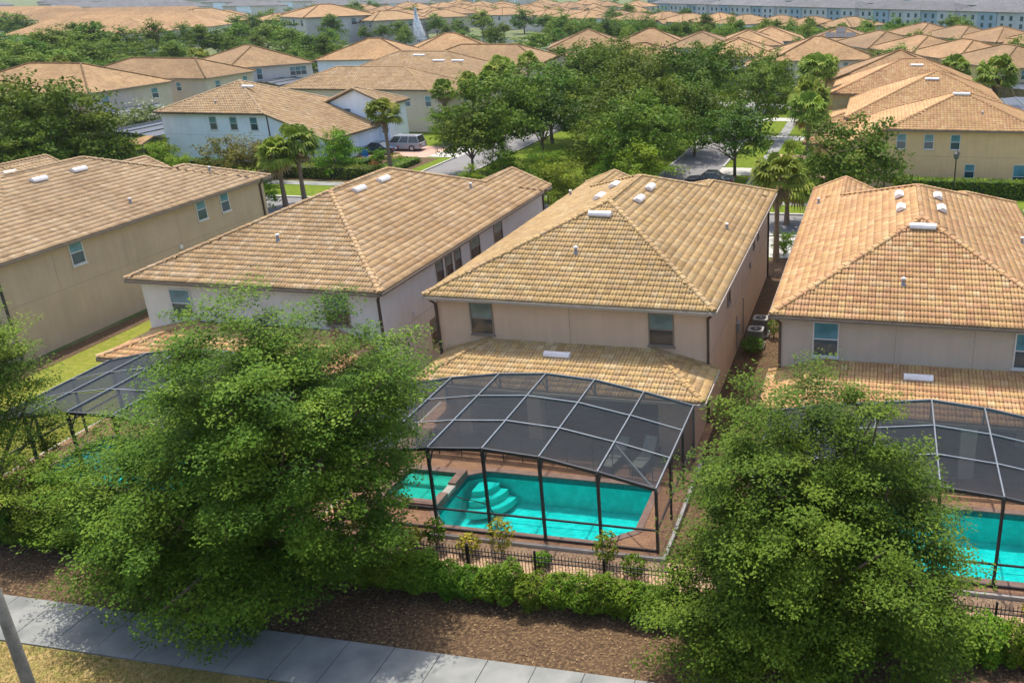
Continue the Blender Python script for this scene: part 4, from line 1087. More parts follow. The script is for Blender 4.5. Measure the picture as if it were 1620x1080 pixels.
r2, rfr2, ro2 = house('second tan house up the boulevard on the right, behind the palms', [Vol(-3.9, 13.2, 104.0, 121.0, ze=5.5, L=.41, zL=4.0, Rr=.4, F=.42, zF=4.0, B=.42), Vol(-6.9, -2.6, 107.5, 115, ze=2.9, L=.30, Rr=None, F=.36, B=.36)], 'tan', 'orange', 'tiles', G_R, windows=W3('F', (2.0, 6.0), 2.2), **BLW)
vent(rfr2, ro2, 5.7, 112.0, 7.4, .42, (0, -1), 1.6)
r3, rfr3, ro3 = house('third house up the boulevard on the right, its roof just showing over the second', [Vol(-6.6, 12.0, 121.3, 136.5, ze=5.5, L=.41, zL=4.5, Rr=.4, F=.42, zF=4.6, B=.42)], 'yellow', 'orange', 'tiles', G_R, windows=W3('F', (2.0, 6.0)), **BLW)
vent(rfr3, ro3, 4.4, 128.2, 7.5, .42, (0, -1), 1.6)
house('fourth tiled house up the boulevard on the right', [Vol(-10.5, 9.5, 138, 152, ze=5.5, L=.38, zL=3.4, Rr=.4, F=.42, B=.42)], 'tan', 'tan', 'far', G_R, windows=W3('F', (0, 5)), far=FAR_ORANGE, **BLW)
house('house with two small dark street gables at the top of the boulevard on the right', [Vol(-21, -2, 160, 176, ze=5.5, L=.38, Rr=.38, F=.42, B=.42), Vol(-25, -19, 161, 166, ze=4.6, L=.4, Rr=.4, F=None, B=None)], 'pale', 'tan', 'far', G_R, windows=W3('F', (-12, -8)), far=FAR_ORANGE, rot=R(14), **BLW)

bl, rfb, bo = house('pale blue-white house with a long saltbox roof beside the parked cars', [Vol(-80.6, -59.4, 90.0, 103.2, ze=5.5, L=.42, Rr=.38, zR=2.72, F=.42, B=.42), Vol(-66.6, -58.0, 101.0, 106.5, ze=5.2, L=.42, Rr=.42, F=None, B=.4)], 'bluewhite', 'tan', 'tiles', G_L,
    windows=W3('F', (-73.6, -71.0, -68.45), 3.6, .95, 1.45) + [('F', -73.8, 0.9, 1.0, 1.3), ('F', -63.6, 3.3, 0.9, 1.3, dict(vol=1))], joints=[('F', -80.0, -66.0, 3.0, 3.0)], trim=M_TRIM_D, **BLW)
vent(rfb, bo, -71.9, 95.2, 7.72, .42, (0, -1), 1.5); vent_pipe(rfb, bo, -74.0, 91.9, 6.25)
downspout(bl, bo, -66.7, 90.37, 5.4)
house('grey-beige house behind the blue-white one, palms before its front wall', [Vol(-80.5, -56.5, 112.8, 124.0, ze=5.5, L=.42, Rr=.40, zR=4.6, F=.42, B=.42)], 'greybeige', 'tan', 'tiles', G_L, windows=W3('F', (-62, -59), 3.3) + [('R', 116, .5, 1.3, 2.2), ('R', 120, 2.6, 1.0, 1.3)], trim=M_TRIM_D, **BLW)
l2b, rfl2, lo2 = house('broad tan hip roof behind the grey-beige house, two vents on its slope', [Vol(-82, -56.5, 128, 143, ze=5.5, L=.42, Rr=.4, zR=4.6, F=.42, B=.42)], 'greybeige', 'tan', 'tiles', G_L, windows=W3('F', (-62, -59)), trim=M_TRIM_D, **BLW)
for xx in (-66.5, -63.4): vent(rfl2, lo2, xx, 132.6, 7.45, .42, (0, -1), 1.9)
vent(rfl2, lo2, -70.5, 134.2, 8.1, .42, (0, -1), 1.9)
house('house with a wide hip roof and a street gable behind the boulevard oaks', [Vol(-80, -55, 147, 161, ze=5.5, L=.4, Rr=.4, F=.42, B=.42), Vol(-57.5, -47.5, 149, 158, ze=5.2, L=.4, Rr=.4, F=None, B=None)], 'greybeige', 'tan', 'far', G_L, windows=W3('F', (-66, -61)), far=FAR_TAN, trim=M_TRIM_D, **BLW)
l7, rl7, _ = house('brown house closing the end of the boulevard, double window in its gable', [Vol(-48.5, -31.5, 147, 162, ze=5.5, L=.4, Rr=.4, F=.42, B=.42), Vol(-43.5, -37.5, 144.2, 153, ze=5.3, L=.5, Rr=.5, F=None, B=None)], 'brown', 'tan', 'far', G_L, windows=[('F', -40.5, 3.3, 2.6, 1.8, dict(vol=1, mull=1))], far=FAR_ORANGE, rot=R(10), trim=M_TRIM_D, **BLW)

house('back-row house with a dark downpipe corner and two blue windows, left edge', [Vol(-128, -103.8, 105.4, 121.0, ze=5.5, L=.4, Rr=.4, F=.4, B=.4)], 'greybeige', 'tan', 'far', G_B, windows=[('R', 108.2, 3.4, 1.3, 1.5), ('R', 117.3, 3.4, 1.3, 1.5)], **BLW)
house('back-row house at the far left edge, nearer than its twin', [Vol(-128, -104.2, 88.4, 104.4, ze=5.5, L=.4, Rr=.4, F=.4, B=.4)], 'greybeige', 'tan', 'far', G_B, windows=[('R', 92, 3.4, 1.3, 1.5)], **BLW)
house('brown-walled back-row house with a dark window, behind the white flowering bush', [Vol(-125, -101.2, 124.6, 136.6, ze=5.5, L=.4, Rr=.4, F=.4, B=.4)], 'greybeige', 'tan', 'far', G_B, windows=[('F', -106.5, 3.5, .9, 1.3), ('R', 127.5, 3.5, 1.2, 1.4), ('R', 134.0, 3.5, 1.2, 1.4)], **BLW)
house('pale back-row house with twin windows and a triple window over a dark cage', [Vol(-121, -103, 143, 158, ze=5.5, L=.4, Rr=.4, F=.4, B=.4)], 'pale', 'tan', 'far', G_B, windows=[('R', 146.5, 3.3, 1.0, 1.8), ('R', 148.2, 3.3, 1.0, 1.8), ('R', 155.0, 3.5, 3.0, 1.5, dict(mull=2))], rot=R(-33), **BLW)
house('white-walled back-row house with one broad dark window', [Vol(-105, -86.5, 157.5, 173, ze=5.5, L=.4, Rr=.4, F=.42, B=.42)], 'bluewhite', 'tan', 'far', G_B, windows=[('F', -90.5, 3.3, 1.9, 1.6), ('L', 160, 3.4, 1.2, 1.4)], rot=R(14), far=FAR_ORANGE, **BLW)
house('back-row house with a wide orange hip roof right of the fountain', [Vol(-96.5, -78, 172, 188, ze=5.5, L=.4, Rr=.4, F=.42, B=.42)], 'greybeige', 'tan', 'far', G_B, windows=W3('F', (-86, -82)), rot=R(28), far=FAR_ORANGE, **BLW)
house('brown back-row house with one blue window under the hip, before the far oaks', [Vol(-70, -53, 184, 200, ze=5.5, L=.4, Rr=.4, F=.42, B=.42)], 'brown', 'tan', 'far', G_B, windows=[('F', -59.0, 3.4, 1.5, 1.6)], rot=R(16), far=FAR_ORANGE, **BLW)
house('pointed orange hip roof behind the end of the boulevard', [Vol(-58, -41, 191, 206, ze=5.5, L=.4, Rr=.4, F=.42, B=.42)], 'tan', 'tan', 'far', G_B, rot=R(12), far=FAR_ORANGE, **BLW)

# the block behind the right-hand houses
G_Q = 'houses behind the right-hand boulevard row'
for i, (x, y, lab, wl) in enumerate(((19.8, 158, 'yellow-walled house behind the date palm at the right edge, nearest of its row', 'yellow'), (14.3, 171.5, 'yellow house second from the right edge in the row behind the boulevard houses', 'yellow'), (7.2, 184, 'yellow house third from the right edge in the row behind the boulevard houses', 'tan'), (-0.6, 197.5, 'yellow house with one dark blue window, fourth from the right edge in its row', 'yellow'),
    (-25.5, 216, 'wide tan hip roof left of the dark solar panels', 'pale'), (-29, 203, 'low tan hip roof beside the wide roof near the solar panels', 'pale'), (-38, 197, 'pointed hip roof left of the blossom tree at the boulevard top', 'greybeige'), (-27, 176, 'bright orange roof with a small street gable behind the tall oak', 'pale'))):
    house(lab, [Vol(x - 7.4, x + 7.4, y - 9, y + 9, ze=5.5, L=.35, Rr=.35, F=.36, B=.36)], wl, 'tan', 'far', G_Q, windows=W3('F', (x - 3, x + 3.5)) + W3('L', (y - 4, y + 4)), rot=R(27 if i < 4 else 8), far=FAR_ORANGE if i % 3 else FAR_TAN, **BLW)

# dark solar panels on one roof
sp = empty('solar_array', (-9.5, 210, 0)); tag(sp, 'dark solar panels tilted on a roof in the row behind the boulevard houses', 'solar panels')
M_SOLAR = plain('solar_panel', (0.02, 0.022, 0.03), 0.6, 0.0, 0.2)
for x0, y0 in ((-3.4, -2.3), (-1.15, -2.3), (1.1, -2.3), (-1.15, 0.3)):
    b = MB(); z0 = 5.5 + 0.36 * (y0 + 4.0) + 0.09
    b.hexa([(x0, y0, z0), (x0 + 2.1, y0, z0), (x0 + 2.1, y0 + 2.45, z0 + 0.88), (x0, y0 + 2.45, z0 + 0.88), (x0, y0, z0 + .06), (x0 + 2.1, y0, z0 + .06), (x0 + 2.1, y0 + 2.45, z0 + 0.94), (x0, y0 + 2.45, z0 + 0.94)]); b.build('panel', M_SOLAR, sp)
house('tan hip roof carrying the dark solar panels', [Vol(-17, -2, 206, 223, ze=5.5, L=.35, Rr=.35, F=.36, B=.36)], 'pale', 'tan', 'far', G_Q, windows=W3('F', (-12, -6)), far=FAR_TAN, **BLW)

# simple dark pool cages seen from far off
def far_cage(x0, x1, y0, y1, z0, z1, label):
    root = empty('pool_cage', ((x0 + x1) / 2, (y0 + y1) / 2, 0)); tag(root, label, 'pool enclosure', 'distant pool cages')
    hx, hy = (x1 - x0) / 2, (y1 - y0) / 2
    b = MB(); n = 5
    for i in range(n):
        a, c = -hx + 2 * hx * i / n, -hx + 2 * hx * (i + 1) / n
        za, zc = [z0 + (z1 - z0) * math.sin(math.pi * t / n) for t in (i, i + 1)]
        b.quad((a, -hy, za), (c, -hy, zc), (c, hy, zc), (a, hy, za))
    b.build('roof_screen', M_SCREEN_FAR, root)
    for i in range(n + 1):
        a = -hx + 2 * hx * i / n; za = z0 + (z1 - z0) * math.sin(math.pi * i / n)
        b = MB(); b.bar((a, -hy, za + 0.06), (a, hy, za + 0.06), 0.08, 0.1); b.box(a - 0.05, a + 0.05, -hy - 0.06, -hy + 0.04, 0, za); b.box(a - 0.05, a + 0.05, hy - 0.04, hy + 0.06, 0, za)
        b.build('frame', M_BEAM_GLARE, root)
    b = MB()
    b.quad((-hx, -hy, 0), (hx, -hy, 0), (hx, -hy, z0), (-hx, -hy, z0)); b.quad((-hx, hy, 0), (-hx, -hy, 0), (-hx, -hy, z0), (-hx, hy, z0)); b.quad((hx, -hy, 0), (hx, hy, 0), (hx, hy, z0), (hx, -hy, z0))
    b.build('wall_screen', M_SCREEN_SIDE, root)
lr = [Vol(-82.2, -78.9, 85.2, 89.4, ze=2.7, L=.25, Rr=None, F=.3, B=.3, wall=False)]
rfx = roof_body(lr, bo, [FAR_ORANGE, M_TRIM], bl, name='lanai_roof')
far_cage(-90.0, -81.0, 89.6, 100.5, 2.75, 3.3, 'dark screen cage at the left end of the blue-white house')
far_cage(-103.6, -97.6, 104.0, 113, 2.7, 3.3, 'dark screen cage behind the white flowering bush')
far_cage(-106.5, -100, 140.5, 149, 2.7, 3.3, 'dark screen cage below the triple window of the pale house')
far_cage(13.5, 23, 139, 152, 2.7, 3.5, 'dark screen cage behind the date palm at the right edge')
far_cage(14.8, 24, 104, 116, 2.7, 3.3, 'dark screen cage at the right end of the tan hedge house')
far_cage(14.2, 23, 118.5, 131, 2.7, 3.3, 'dark screen cage behind the second boulevard house at the right')

# far villages: five house kinds, copied
def far_kind(wall, fm, sx, sy, gable=False):
    vols = [Vol(-sx / 2, sx / 2, -sy / 2, sy / 2, ze=5.4, L=.34, Rr=.34, F=.34, B=.34)]
    if gable: vols.append(Vol(-sx / 2 + 1.0, -sx / 2 + 6.0, -sy / 2 - 2.2, 0, ze=4.9, L=.45, Rr=.45, F=None, B=None))
    root, rf, o = house('x', vols, wall, 'tan', 'far', 'far', windows=W3('F', (sx / 2 - 2.2, 0.8), 3.5, 1.2, 1.4) + W3('R', (-3, 3), 3.5, 1.2, 1.4) + W3('L', (-3, 3), 3.5, 1.2, 1.4), far=fm, **BLW)
    return root
far_protos = [far_kind('pale', FAR_ORANGE, 14, 17), far_kind('greybeige', FAR_TAN, 13, 18, True), far_kind('tan', FAR_ORANGE, 15, 16, True), far_kind('bluewhite', FAR_TAN, 14, 17), far_kind('yellow', FAR_ORANGE, 13, 15)]
used = set()
def put_far(x, y, rot, kind, label, group, s=1.0):
    o = far_protos[kind] if kind not in used else copy_tree(far_protos[kind])
    used.add(kind)
    o.location = (x, y, 0); o.rotation_euler = (0, 0, rot); o.scale = (s, s, s)
    tag(o, label, 'house', group)
i = 0
for (x, y) in ((9.5, 236), (17.5, 226), (25, 216), (33, 206), (41, 196)):
    put_far(x, y, R(30 + rnd.uniform(-6, 6)), i % 5, 'orange-roofed house in the third row at the right, before the blue townhouses', 'third-row houses at the right'); i += 1
for k in range(15):
    t = k / 14; x = -128 + 150 * t; y = 352 - 105 * t + (6 if k % 2 else 0)
    if k > 11: continue
    put_far(x, y, R(-34 + rnd.uniform(-5, 5)), i % 5, 'orange-roofed house in the long strip behind the tree belt, %s from the left' % ('first', 'second', 'third', 'fourth', 'fifth', 'sixth', 'seventh', 'eighth', 'ninth', 'tenth', 'eleventh', 'twelfth')[k], 'strip of houses behind the tree belt'); i += 1
for (x, y) in ((-242, 400), (-243, 419), (-198, 346), (-226, 405), (-189, 351), (-231, 445), (-188, 373), (-228, 466), (-181, 379), (-221, 476), (-177, 395), (-212, 479), (-202, 482), (-152, 366), (-170, 345), (-152, 391), (-160, 410), (-171, 454), (-153, 449), (-132, 422), (-133, 376), (-112, 362), (-104, 390), (-178, 425), (-196, 420), (-210, 385), (-205, 440), (-140, 470), (-120, 455), (-185, 500), (-235, 500), (-255, 480), (-262, 445), (-160, 505)):
    put_far(x, y, R(rnd.uniform(-50, 50)), i % 5, 'orange-roofed house of the village beyond the fountain', 'village beyond the fountain', 1.05); i += 1
for (x, y, s) in ((-257, 323, 1.3), (-257, 386, 1.0), (-246, 395, .9), (-232, 332, 1.0), (-188, 296, 1.5), (-170, 305, 1.2), (-270, 350, 1.0), (-285, 372, 1.0)):
    put_far(x, y, R(-25 + rnd.uniform(-8, 8)), i % 5, 'tan-roofed house among the trees at the upper left', 'houses at the upper left', s); i += 1

def long_building(p0, p1, depth, ze, label, wall, fm, group, wins=True, name='townhouse_row'):
    p0 = Vector((*p0, 0)); p1 = Vector((*p1, 0)); L = (p1 - p0).length; ang = math.atan2(p1.y - p0.y, p1.x - p0.x)
    root = empty(name, p0, ang); tag(root, label, 'townhouses', group)
    v = [Vol(0, L, 0, depth, ze=ze, L=.4, Rr=.4, F=.38, B=.38)]
    roof_body(v, (0, 0, 0), [fm, M_TRIM], root)
    nb = max(3, int(L / 7.5)); w = (L - 0.8) / nb
    for k in range(nb):
        b = MB(); dy = 0.0 if k % 2 else 0.35
        b.box(0.4 + k * w + 0.002, 0.4 + (k + 1) * w - 0.002, 0.4 + dy, depth - 0.4, -0.2, ze - 0.18)
        b.build('facade_bay', WALL[wall[k % len(wall)]], root)
        if wins:
            for zz in (0.9, 3.4):
                for fx in (0.28, 0.72):
                    b = MB(); xx = 0.4 + (k + fx) * w; b.box(xx - 0.6, xx + 0.6, 0.4 + dy - 0.04, 0.4 + dy + 0.05, zz, zz + 1.5); b.build('window', M_PANE_BLUE_LO, root)
    return root
G_T = 'blue and white townhouses on the horizon'
A, B = Vector((-122, 489)), Vector((62, 322))
for k in range(5):
    a = A + (B - A) * (k / 5); c = A + (B - A) * ((k + 0.975) / 5)
    long_building(a, c, 15, 6.2, 'blue and white townhouse row along the horizon at the top right, %s from the left' % ('first', 'second', 'third', 'fourth', 'fifth')[k], ('towngrey', 'townblue', 'towngrey'), FAR_GREY, G_T)
for k in range(4):
    a = Vector((-150 + 52 * k, 590 - 50 * k)); c = a + Vector((46, -44)); long_building(a, c, 16, 6.4, 'grey-roofed townhouse row behind the blue and white ones', ('towngrey', 'townblue'), FAR_GREY, G_T)
    a = Vector((-165 + 60 * k, 680 - 56 * k)); c = a + Vector((52, -48)); long_building(a, c, 18, 6.6, 'grey-roofed townhouse row behind the blue and white ones', ('towngrey', 'townblue'), FAR_GREY, G_T, wins=False)
G_LB = 'long tiled buildings at the upper left'
for (a, c, d, lab) in (((-243, 222), (-205, 236), 20, 'long tiled building nearest the trees at the upper left'), ((-262, 252), (-212, 268), 20, 'long tiled building with pale walls behind the nearest one at the upper left'), ((-300, 285), (-232, 300), 20, 'long tiled building in the middle of the upper-left group'), ((-345, 318), (-268, 340), 22, 'long pale building with a line of small windows at the upper left'), ((-420, 350), (-350, 362), 22, 'long tiled building at the left edge near the top')):
    long_building(a, c, d, 6.0, lab, ('pale', 'white'), FAR_ORANGE, G_LB, name='long_building')
G_GT = 'grey roofs along the top left'
for k in range(30):
    x = -700 + 45 * (k % 10) + rnd.uniform(-8, 8); y = 480 + 95 * (k // 10) + 4 * (k % 10) + rnd.uniform(-12, 12)
    long_building((x, y), (x + 34, y + 6), 14, 6, 'grey-roofed house row along the top left horizon', ('pale', 'bluewhite', 'white'), FAR_GREY, G_GT, wins=False, name='house_row')

# ------------------------------------------------------------------ vegetation
def unit(v): return v / np.maximum(np.linalg.norm(v, axis=1, keepdims=True), 1e-9)
def leaf_mesh_arrays(P, out, size, aspect, up=0.5, outw=0.5, jit=0.8, droop=0.0, r=rng):
    n = len(P)
    nr = unit(out * outw + np.array([0, 0, up]) + r.normal(0, jit, (n, 3)) * 0.6)
    t = unit(np.cross(nr, r.normal(0, 1, (n, 3)))); t[:, 2] -= droop; t = unit(t)
    s = np.cross(nr, t)
    L = (size * r.uniform(0.7, 1.3, n))[:, None]; Wd = L * aspect
    V = np.stack([P - t * L * 0.5, P + s * Wd * 0.5 + nr * L * 0.08, P + t * L * 0.5, P - s * Wd * 0.5 + nr * L * 0.08], 1).reshape(-1, 3)
    F = np.arange(4 * n).reshape(n, 4)
    return V, F
def crown_clusters(n, r, squash=0.85, low=-0.45, seed=0, taper=0.0, inner=0.25):
    g = np.random.default_rng(seed)
    d = unit(g.normal(0, 1, (n * 3, 3))); d = d[d[:, 2] > low][:n]
    ph = g.uniform(0, 6.28, 6); az = np.arctan2(d[:, 1], d[:, 0])
    lump = 1 + 0.16 * np.sin(3 * az + ph[0] + 2 * d[:, 2]) + 0.12 * np.sin(5 * az + ph[1] - 3 * d[:, 2]) + 0.10 * np.sin(7 * d[:, 2] + ph[2] + az)
    rad = lump * np.where(g.uniform(0, 1, len(d)) < inner, g.uniform(0.35, 0.75, len(d)), g.uniform(0.78, 1.02, len(d)))
    c = d * rad[:, None] * r
    c[:, 2] *= squash
    if taper: c[:, :2] *= (1 - taper * (c[:, 2:3] / r))
    return c, d
def crown_mesh(name, mat, n, per, r, rc, leaf, aspect=0.5, squash=0.85, low=-0.45, seed=0, center=(0, 0, 0), taper=0.0, flat=0.5, spray=0.9, inner=0.25, tint_c=0.5, scale=(1, 1, 1), up=0.5, outw=0.5, jit=0.8):
    g = np.random.default_rng(seed + 100)
    c, d = crown_clusters(n, r, squash, low, seed, taper, inner)
    m = len(c)
    rcs = rc * g.uniform(0.6, 1.35, m)
    q = unit(g.normal(0, 1, (m, per, 3)).reshape(-1, 3)).reshape(m, per, 3) * (g.uniform(0, 1, (m, per, 1)) ** 0.45)
    # each spray is drawn out along the branch that carries it
    dir_ = unit(d + np.array([0, 0, -0.15]) + g.normal(0, 0.35, (m, 3)))
    along = (q * dir_[:, None, :]).sum(2, keepdims=True)
    q = q + along * dir_[:, None, :] * spray
    q[:, :, 2] *= flat
    P = ((c * np.array(scale))[:, None, :] + q * rcs[:, None, None]).reshape(-1, 3)
    out = np.repeat(d, per, 0)
    V, F = leaf_mesh_arrays(P, out, leaf, aspect, up=up, outw=outw, jit=jit, r=g)
    V = V + np.array(center)
    tint = np.clip(np.repeat(g.normal(tint_c, 0.16, m), per) + g.normal(0, 0.13, m * per), 0, 1)
    return np_mesh(name, V, F, mat, tint=tint), c * np.array(scale) + np.array(center)
def trunk_mesh(name, base_r, fork, targets, seed, mat, lean=(0, 0), k=9):
    g = random.Random(seed); b = MB(); top = Vector((lean[0], lean[1], fork))
    mid = Vector((lean[0] * 0.4 + g.uniform(-.05, .05) * base_r * 4, lean[1] * 0.4, fork * 0.5))
    b.cyl((0, 0, -0.15), (0, 0, 0.12 * fork), base_r * 1.35, base_r, 9); b.cyl((0, 0, 0.12 * fork), mid, base_r, base_r * 0.88, 9); b.cyl(mid, top, base_r * 0.88, base_r * 0.78, 9)
    idx = g.sample(range(len(targets)), min(k, len(targets)))
    for i in idx:
        T = Vector(targets[i]); start = top - Vector((0, 0, g.uniform(0, 0.25) * fork))
        m1 = start.lerp(T, 0.45) + Vector((g.uniform(-.1, .1), g.uniform(-.1, .1), 0.08)) * (T - start).length
        b.cyl(start, m1, base_r * 0.5, base_r * 0.3, 6, cap=False); b.cyl(m1, T, base_r * 0.3, base_r * 0.1, 6, cap=False)
        for _ in range(2):
            j = g.choice(range(len(targets))); T2 = Vector(targets[j])
            if (T2 - m1).length < (T - start).length * 0.9: b.cyl(m1, T2, base_r * 0.2, base_r * 0.06, 5, cap=False)
    return b.mesh(name, mat, smooth=True)
def plant(name, crown, trunk, x, y, s, rz, label, cat, group=None, sz=None, z=0.0):
    root = empty(name, (x, y, z), rz); root.scale = (s, s, sz or s); tag(root, label, cat, group)
    if trunk is not None: link('trunk', trunk, root)
    link('crown', crown, root)
    return root

# two big oaks on the mulch bed, and the edge of a third at the left
def multi_crown(name, mat, parts, per, rc, leaf, seed, aspect=0.55):
    """crown of several overlapping lobes, each (centre, radii, number of sprays)"""
    Vs = []; Fs = []; Ts = []; C = []; off = 0
    for k, (cn, rad, n) in enumerate(parts):
        me, cl = crown_mesh(name, mat, n, per, 1.0, rc, leaf, aspect, squash=1.0, low=-0.75, seed=seed + k * 7, center=cn, scale=rad, inner=0.22, tint_c=0.5, up=1.0, outw=0.35, jit=0.6, flat=0.42, spray=0.7)
        v = np.empty(len(me.vertices) * 3, dtype=np.float32); me.vertices.foreach_get('co', v)
        t = np.empty(len(me.polygons), dtype=np.float32); me.attributes['tint'].data.foreach_get('value', t)
        m = len(t); Vs.append(v.reshape(-1, 3)); Fs.append(np.arange(4 * m).reshape(m, 4) + off); Ts.append(t); off += 4 * m; C.append(cl)
        bpy.data.meshes.remove(me)
    return np_mesh(name, np.concatenate(Vs), np.concatenate(Fs), mat, tint=np.concatenate(Ts)), np.concatenate(C)
c, cl = multi_crown('crown', M_OAK_Y, [((1.3, 0.5, 5.8), (4.1, 3.6, 4.1), 500), ((-1.9, 0.3, 3.7), (4.1, 3.6, 2.9), 290), ((-0.6, -1.7, 2.1), (4.0, 2.0, 1.6), 140)], 300, 0.68, 0.105, 11)
plant('oak_tree', c, trunk_mesh('trunk', 0.26, 2.2, cl, 3, M_BARK, k=22), -19.05, 21.5, 1.0, 0.0, 'big spreading oak at the left, its crown hanging over the sidewalk', 'tree', 'oaks on the mulch bed')
c, cl = multi_crown('crown', M_OAK_G, [((-0.1, 0.5, 4.9), (3.0, 3.0, 3.6), 360), ((1.2, 0.0, 3.4), (3.4, 3.2, 2.5), 240), ((-1.0, -0.9, 2.1), (2.9, 2.1, 1.9), 140)], 300, 0.62, 0.10, 23)
plant('oak_tree', c, trunk_mesh('trunk', 0.22, 1.8, cl, 5, M_BARK, k=20), -1.3, 21.5, 1.0, 0.0, 'dense oak at the right, between the middle pool and the right-hand pool', 'tree', 'oaks on the mulch bed')
c, cl = multi_crown('crown', M_OAK_Y, [((0, 0, 5.2), (2.2, 2.4, 3.7), 200)], 230, 0.58, 0.098, 31)
plant('oak_tree', c, trunk_mesh('trunk', 0.18, 2.0, cl, 6, M_BARK, k=10), -32.3, 24.2, 1.0, 0.0, 'slimmer oak cut by the left edge of the frame', 'tree', 'oaks on the mulch bed')
c, cl = multi_crown('crown', M_OAK_Y, [((0, 0, 1.9), (1.5, 1.4, 1.5), 90)], 230, 0.5, 0.098, 37)
plant('oak_sapling', c, trunk_mesh('trunk', 0.09, 0.8, cl, 8, M_BARK, k=8), -29.0, 22.8, 1.0, 0.0, 'low leafy sapling under the left-edge oak, in front of the left cage', 'tree', 'oaks on the mulch bed')

# oaks and shade trees of the streets: six crowns, copied
OAK_C = []
for k in range(6):
    c, cl = crown_mesh('crown', M_OAK, 95, 70, 1.0, 0.24, 0.085, 0.6, squash=(0.82, 0.9, 0.75, 0.95, 0.85, 0.8)[k], low=-0.5, seed=50 + k, center=(0, 0, 1.22), inner=0.2)
    OAK_C.append((c, trunk_mesh('trunk', 0.05, 0.62, cl, 60 + k, M_BARK, k=8)))
LIME_C = []
for k in range(3):
    c, cl = crown_mesh('crown', M_LIME, 60, 60, 1.0, 0.28, 0.12, 0.42, squash=1.0, low=-0.7, seed=80 + k, center=(0, 0, 1.02), inner=0.3)
    LIME_C.append((c, trunk_mesh('trunk', 0.05, 0.35, cl, 90 + k, M_BARK, k=10)))
FAR_C = []
for k in range(5):
    c, cl = crown_mesh('crown', M_FARLEAF, 75, 55, 1.0, 0.27, 0.11, 0.7, squash=(0.9, 1.1, 1.25, 0.85, 1.0)[k], low=-0.55, seed=120 + k, center=(0, 0, 1.25), taper=(0, .25, .5, 0, .2)[k])
    FAR_C.append((c, trunk_mesh('trunk', 0.06, 0.6, cl, 130 + k, M_BARK, k=4)))
OAKS = [(-39.1,90.2,4.32),(-41.2,87.0,3.0),(-39.8,107.1,4.52),(-40.4,122.2,4.55),(-39.1,130.3,4.6),(-31.5,116.3,4.68),(-25.4,92.5,4.21),(-22.6,83.5,3.7),(-23.6,103.5,4.13),(-23.9,120.8,4.52),(-33.7,104.6,3.89),(-14.1,89.7,3.48),(-14.7,113.9,4.06),(-16.7,139.0,3.65),(-24.1,133.6,4.8),(-1.8,74.9,3.6),(-4.9,81.5,2.1),(-36.5,95.1,3.58),(-20.4,100.4,3.51),(-42.4,150.1,4.2),(-33.9,139.7,4.27),(-27.3,88.1,2.87),(-30.5,97.6,2.61),(-22.9,88.6,3.7)]
G_O = 'street oaks along the boulevard'
OL = ['broad dark oak overhanging the near end of the left roadway', 'dark oak leaning out over the left roadway beside the broad one', 'tall oak in the median behind the broad dark oak', 'oak farther along the left roadway, below the brown gable', 'oak at the far end of the left roadway', 'oak in the middle of the green median', 'oak in the median above the right-hand roof ridge', 'rounded oak over the ridge of the middle house', 'oak at the left kerb of the right roadway', 'oak farther up the left kerb of the right roadway', 'smaller oak standing in the median grass', 'lone round tree with a clear trunk by the right roadway', 'yellow-green oak by the sidewalk on the right', 'dark oak at the top of the right sidewalk', 'oak closing the top of the right roadway', 'wide dark oak over the front gable of the grey house', 'small oak left of the wide dark one', 'oak hiding the first bend of the median lawn', 'bushy oak in the median near the right roadway', 'oak before the double-window gable', 'oak right of the double-window gable', 'low oak at the front of the median', 'slender oak deep in the median', 'leafy oak at the near left kerb of the right roadway']
for i, ((x, y, r_), lab) in enumerate(zip(OAKS, OL)):
    c, t = OAK_C[i % 6]; plant('oak_tree', c, t, x, y, r_ * 1.03, rnd.uniform(0, 6.28), lab, 'tree', G_O, sz=r_ * rnd.uniform(0.95, 1.1))
SH = [(-58.6,90.4,1.5,'leafy bush in the corner garden bed, left of the sign'),(-60.8,92.3,1.7,'leafy bush in the corner garden bed against the saltbox wall'),(-62.8,84.6,1.6,'bush at the left end of the corner garden hedges'),(-53.4,90.0,1.0,'small bush by the running hedge of the corner garden'),(-64.6,87.0,1.5,'bush below the downpipe of the blue-white wall'),(-71.5,79.0,1.7,'pale green low bush at the right end of the left thicket'),(-73.6,81.5,1.9,'pale green bush beside the dark hedge under the blue-white wall'),(-68.5,78.0,1.5,'low bush behind the front ridge of the beige house'),(-37.9,86.6,1.75,'bright green bush at the near left of the median'),(-31.5,82.4,1.89,'blossoming bush over the ridge between the two middle houses'),(-25.2,72.0,2.19,'round shrub against the left slope of the middle house'),(-27.6,86.8,1.82,'bright spiky bush standing in the median lawn'),(-29.1,76.2,2.02,'shrub hiding the street corner right of the grey-white house'),(-20.7,77.6,2.5,'bushy shrub above the middle house ridge'),(-24.0,80.0,1.79,'shrub with pale stems right of the median lawn'),(-52.4,104.6,2.25,'rounded olive bush behind the silver car'),(-55.6,85.3,2.17,'round dark green tree in the corner garden bed'),(-53.9,70.5,1.4,'shrub at the front corner of the beige house'),(-7.3,93.9,1.21,'small dark bush on the lawn of the tan hedge house'),(-9.4,100.8,1.01,'small bush beside the paver driveway at the right'),(-38.3,80.3,1.14,'low bush at the roadway edge behind the grey-white house'),(-6.3,63.2,0.9,'shrub at the foot of the palm between the right-hand houses')]
for i, (x, y, r_, lab) in enumerate(SH):
    c, t = LIME_C[i % 3]; plant('shrub', c, t, x, y, r_, rnd.uniform(0, 6.28), lab, 'shrub', 'shrubs of the boulevard gardens')
c, cl = crown_mesh('crown', M_RUSTY, 50, 60, 1.0, 0.3, 0.12, 0.42, squash=0.9, low=-0.6, seed=201, center=(0, 0, 1.1))
